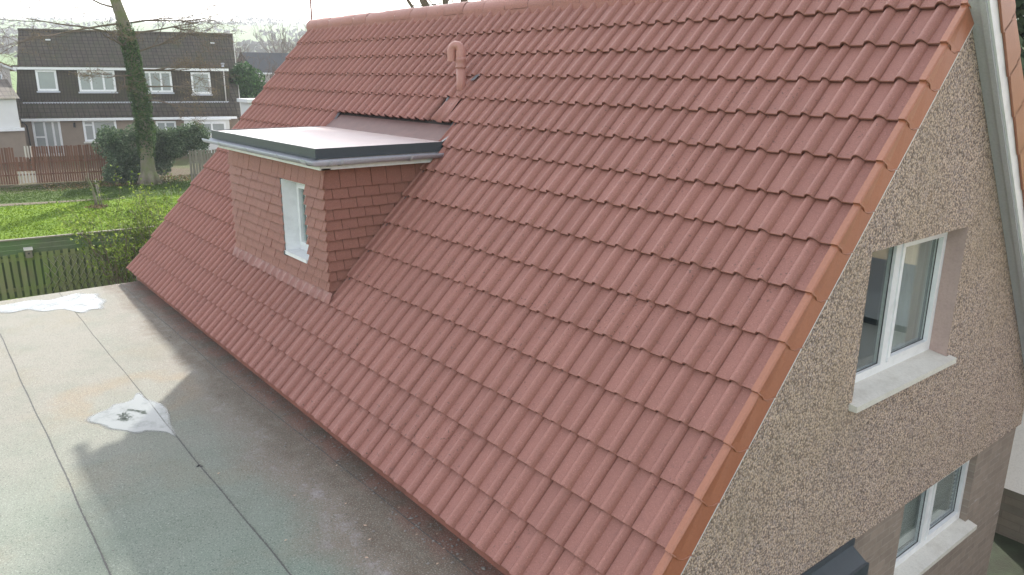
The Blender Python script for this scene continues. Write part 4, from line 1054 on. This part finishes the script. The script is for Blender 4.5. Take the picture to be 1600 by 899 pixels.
mb = MB(); dd = 1.9; zz = ZE+(dd+.28)*sl_; mb.tube([L(10.45, dd, zz-.05), L(10.45, dd, zz+.28)], [.09, .07], 8); mb.tube([L(10.45, dd, zz+.26), L(10.45, dd, zz+.34)], [.11, .10], 8); obj('flue', mb, M_gut, BH)
mb = MB(); mb.obox(L(HW+.18, -.30, ZE-.10), HD*(DR+.30)+Vector((0, 0, ZRR-ZE)), HE*.05, (0, 0, -.16)); obj('bargeboard', mb, M_sill, BH)
mb = MB(); mb.tube([L(2.55, -.02, -.2), L(2.55, -.14, -.28)], .05, 6); lbox(mb, 2.5, 2.6, -.18, -.08, -.42, -.25); obj('wall_lamp', mb, M_black, BH)

# house and garage at the far left
LH = empty('pale_gabled_house', (-51, 1.4, ZG), 'pale rendered house with brown roof cut by the left edge of the picture', 'house')
mb = MB(); mb.box(-56, -50, -4.5, 3.55, ZG, 2.7); mb.prism([(-50, -4.5, 2.7), (-50, 3.55, 2.7), (-50, -.5, 4.55)], (-6, 0, 0)); obj('wall', mb, M_pale, LH)
mb = MB(); mb.prism([(-49.8, 3.85, 2.5), (-49.8, -.5, 4.55), (-49.8, -4.8, 2.5), (-49.8, -4.8, 2.68), (-49.8, -.5, 4.75), (-49.8, 3.85, 2.68)], (-6.4, 0, 0)); obj('roof', mb, M_rbrown, LH)
mb = MB(); mb.prism([(-49.79, 3.9, 2.46), (-49.79, -.5, 4.5), (-49.79, -.5, 4.62), (-49.79, 3.9, 2.58)], (.03, 0, 0)); obj('bargeboard', mb, M_white, LH)
mb = MB(); mb.box(-49.99, -49.93, 2.65, 3.15, 1.4, 2.35); w_ = obj('window', mb, M_white, LH); mb = MB(); mb.box(-49.94, -49.92, 2.72, 3.08, 1.9, 2.28); mb.box(-49.94, -49.92, 2.72, 3.08, 1.47, 1.83); obj('pane', mb, M_gwin, w_)
GG = empty('garage', (-45, 1.4, ZG), 'white garage with dark lean to roof at the far left beside the house pair', 'garage')
mb = MB(); mb.box(-47.5, -44, -3.5, 2.95, -.25, 1.25); obj('upper_wall', mb, M_whitewall, GG)
mb = MB(); mb.box(-47.5, -44.05, -3.5, 3.1, ZG, -.25); obj('lower_wall', mb, M_hwall, GG)
mb = MB(); mb.prism([(-43.8, -3.6, 1.22), (-47.6, -3.6, 2.1), (-47.6, -3.6, 1.2)], (0, 6.7, 0)); obj('roof', mb, M_rdark, GG)
mb = MB(); mb.box(-43.95, -43.85, -3.5, 3.1, -.35, -.2); obj('fascia', mb, M_white, GG)
random.seed(77); mb = MB(); clumps(mb, [((-41.8, .75, -1.2), .5, .5, .7), ((-41.7, .3, -1.3), .5, .5, .6)], 1500, .07); tag(obj('bush', mb, M_ever, base=(-41.8, .6, ZG)), 'small dark bush behind the brown fence at the left edge', 'bush')

# white flat garage and clipped bush between the roofs
G2 = empty('garage', (-41, 14.8, ZG), 'low white garage with a flat roof between the house pair and the red roof', 'garage')
mb = MB(); mb.box(-40.8, -39.5, 12.95, 17, ZG, 1.0); obj('wall', mb, M_whitewall, G2)
mb = MB(); mb.box(-40.9, -39.3, 12.8, 17.1, 1.0, 1.18); obj('roof_fascia', mb, M_white, G2)
random.seed(9); mb = MB(); cs = [((-45.2+random.gauss(0, .5), 15.1+random.gauss(0, .45), random.uniform(.8, 2.6)), .7, .7, .8) for _ in range(12)]
clumps(mb, cs, 9000, .085); SHR = empty('evergreen_bush', (-45.2, 15.1, ZG), 'round dark green evergreen bush behind the low white garage', 'bush'); obj('foliage', mb, leaf_mat('bush_leaf', (.03, .075, .03), (.08, .15, .05), .15), SHR); mb = MB(); mb.tube([(-45.2, 15.1, ZG), (-45.2, 15.1, 1.2)], .12, 8); obj('trunk', mb, M_bark, SHR)
FB = empty('distant_house', (-70, 28, ZG), 'long dark roofed house with a pale wall far behind the red ridge end', 'house')
mb = MB(); mb.box(-74, -68, 24.3, 36, ZG, 2.5); obj('wall', mb, M_pale, FB)
mb = MB(); mb.prism([(-67.7, 24.1, 2.45), (-71, 24.1, 4.3), (-74.3, 24.1, 2.45)], (0, 12.2, 0)); obj('roof', mb, simple('matt_slate', (.05, .053, .06), 1., .2, 2, .03), FB)
mb = MB(); mb.box(-67.75, -67.6, 24.1, 36.3, 2.35, 2.5); obj('fascia', mb, M_white, FB)

# bare shrubs / trees of the middle distance
def bare_tree(name, base, h, label, seed, n=7, r_=.09, depth=3, spread=.5, mat=None, group=None):
    random.seed(seed); t = empty(name, base, label, 'tree', group); b = Vector(base)
    mb = MB(); mb.tube([b, b+Vector((random.gauss(0, .1), random.gauss(0, .1), h*.35)), b+Vector((random.gauss(0, .15), random.gauss(0, .15), h*.62))], [r_*1.5, r_*1.1, r_*.7], 7); obj('trunk', mb, mat or M_twig, t)
    mb = MB()
    for i in range(n):
        z = h*random.uniform(.18, .6); branch(mb, b+Vector((0, 0, z)), (random.gauss(0, .5), random.gauss(0, .5), .8), h*random.uniform(.28, .42), r_*.6, depth, spread, .25, None, 0, .05, (2, 4), r_*.11)
    obj('crown', mb, mat or M_twig, t); return t
for i, (x, y, h_) in enumerate(((-50, 15.6, 5.2), (-50.5, 17.2, 4.6), (-54, 17.5, 5.8), (-51, 18.8, 4.6))):
    bare_tree('bare_shrub', (x, y, ZG), h_, ['brown bare bush right of the house pair gable', 'brown bare bush behind the round evergreen', 'tall bare bush reaching above the distant dark roof', 'bare bush next to the red roof edge'][i], 50+i, 12, .07, 3, .45, group='bare bushes right of the house pair')
spots = [(-130, 44, 9), (-120, 49, 10.5), (-150, 60, 13), (-112, 47, 8), (-160, 30, 10), (-165, 12, 11), (-170, 5, 10), (-155, 70, 12)]
labs = ['hazy bare tree left of centre between the roofs', 'hazy bare tree standing highest between the roofs', 'hazy bare tree close to the red ridge end', 'small hazy bare tree above the distant dark roof', 'faint bare tree behind the house pair roof', 'faint bare tree at the left behind the pale house', 'faint bare tree at the left edge on the skyline', 'faint bare tree behind the red ridge']
for i, (x, y, h_) in enumerate(spots): bare_tree('bare_tree', (x, y, ZG), h_, labs[i], 80+i, 9, .22, 3, .5, group='hazy bare trees in the distance')
# far woods
random.seed(14); mb = MB()
for _ in range(150):
    a = R(random.uniform(120, 190)); d_ = random.choice((330, 420, 560, 700, 820))*random.uniform(.92, 1.1)
    r_ = d_; t = min(1, (r_-130)/800); bumpy = .5+.28*math.sin(a*3+1.1)+.22*math.sin(a*7+.4); z = ZG+(t**1.3)*(46+22*bumpy)
    c = (d_*math.cos(a), d_*math.sin(a), z+.5); s_ = random.uniform(4, 9)
    for _ in range(40): g1, g2 = random.gauss(0, s_*2.4), random.gauss(0, 2); mb.leaf((c[0]-math.sin(a)*g1+math.cos(a)*g2, c[1]+math.cos(a)*g1+math.sin(a)*g2, c[2]+abs(random.gauss(0, 1.8))), random.uniform(1.2, 2.4), random.random())
tag(obj('distant_wood', mb, simple('winter_wood', (.09, .075, .055), 1., .3, .01, .02)), 'hazy tree belts on the distant hills', 'wood', kind='stuff')

# ------------------------------------------------------------------ big tree behind the roof (its unseen crown is added, shaped to shade the flat roof)
BT = empty('tall_tree', (-15.6, 10.2, ZG), 'tall tree behind the red ridge with dark forked limbs showing above it', 'tree')
random.seed(19); sh = -Vector(SUN)
tr, cr_ = MB(), MB(); b = Vector((-15.6, 10.2, ZG))
tr.tube([b, b+Vector((0, 0, 3.2)), b+Vector((.0, .0, 4.6))], [.30, .24, .2], 12)
obj('trunk', tr, M_bark, BT)
def spoint(x, y, t): return Vector((x, y, FZ))+SUN*t
for _ in range(230):
    # crown clumps: placed in the column of air between the sun and the roof
    lx = random.uniform(-2.95, 3.6); hy = random.random()
    # l axis (across sun), h axis (towards -y on roof)
    x0_, y0_ = -3.25+ (lx+2.95)*1.0, 0
    hh_ = random.uniform(-1.35, 2.6)
    p_ = Vector((x0_+.15, hh_, FZ)); 
    if hh_ < -.2: p_.x = max(p_.x, -3.15+ (0 if hh_ > -1.1 else .1)-( (hh_+1.2)*2.0 if hh_ > -1.2 else 0))
    t = random.uniform(17.5, 20.8)
    c = p_+SUN*t/1.0
    for _ in range(55): cr_.leaf(c+Vector((random.gauss(0, .22), random.gauss(0, .22), random.gauss(0, .2))), random.uniform(.10, .2), random.random())
obj('crown', cr_, M_ever, BT)
lm = MB()
base_ = b+Vector((0, 0, 4.4))
for (dx_, dy_, r_) in ((-.5, -1.3, .11), (-.2, -.7, .08), (.0, -.1, .12), (.3, .5, .10), (.4, 1.0, .07), (-.6, -1.8, .05)):
    p1 = base_+Vector((dx_*.5, dy_*.5, 1.0)); p2 = base_+Vector((dx_, dy_, 2.4)); p3 = base_+Vector((dx_*1.5, dy_*1.6, 4.6)); lm.tube([b+Vector((0, 0, 2.9)), p1, p2, p3], [r_*1.3, r_, r_*.8, r_*.5], 8)
    for k_ in range(2): branch(lm, p1.lerp(p2, random.random()), (random.gauss(0, .6), random.gauss(0, .8), .5), 1.3, r_*.3, 1, .5, .1, None, 0, .05, (2, 3), .012)
obj('limbs', lm, M_twig, BT)

# evergreen at the right edge, beyond the gable
ET = empty('evergreen_tree', (-4.0, 14.5, ZG), 'dark green leafy tree beyond the verge at the upper right edge', 'tree')
random.seed(41); mb = MB(); cs = [((-4.0+random.gauss(0, 1.5), 14.5+random.gauss(0, 1.2), random.uniform(-.5, 6.5)), 1.0, 1.0, 1.0) for _ in range(40)]
clumps(mb, cs, 26000, .11); obj('crown', mb, leaf_mat('laurel_leaf', (.035, .06, .03), (.10, .14, .075), .2), ET); mb = MB(); mb.tube([(-4, 14.5, ZG), (-4, 14.5, 3.5)], [.28, .12], 10); obj('trunk', mb, M_bark, ET)

# ------------------------------------------------------------------ haze
mb = MB(); mb.box(-1500, 400, -900, 1500, ZG-1, 82)
hz = obj('haze', mb, bpy.data.materials.new('haze_air')); hm = hz.data.materials[0]; hm.use_nodes = True; hn = hm.node_tree; hn.nodes.clear()
pv = hn.nodes.new('ShaderNodeVolumePrincipled'); pv.inputs['Color'].default_value = (.92, .96, 1, 1); pv.inputs['Density'].default_value = .0007; pv.inputs['Anisotropy'].default_value = .0
ho = hn.nodes.new('ShaderNodeOutputMaterial'); hn.links.new(pv.outputs[0], ho.inputs['Volume'])
tag(hz, 'pale morning haze over the whole place', 'haze', kind='stuff')
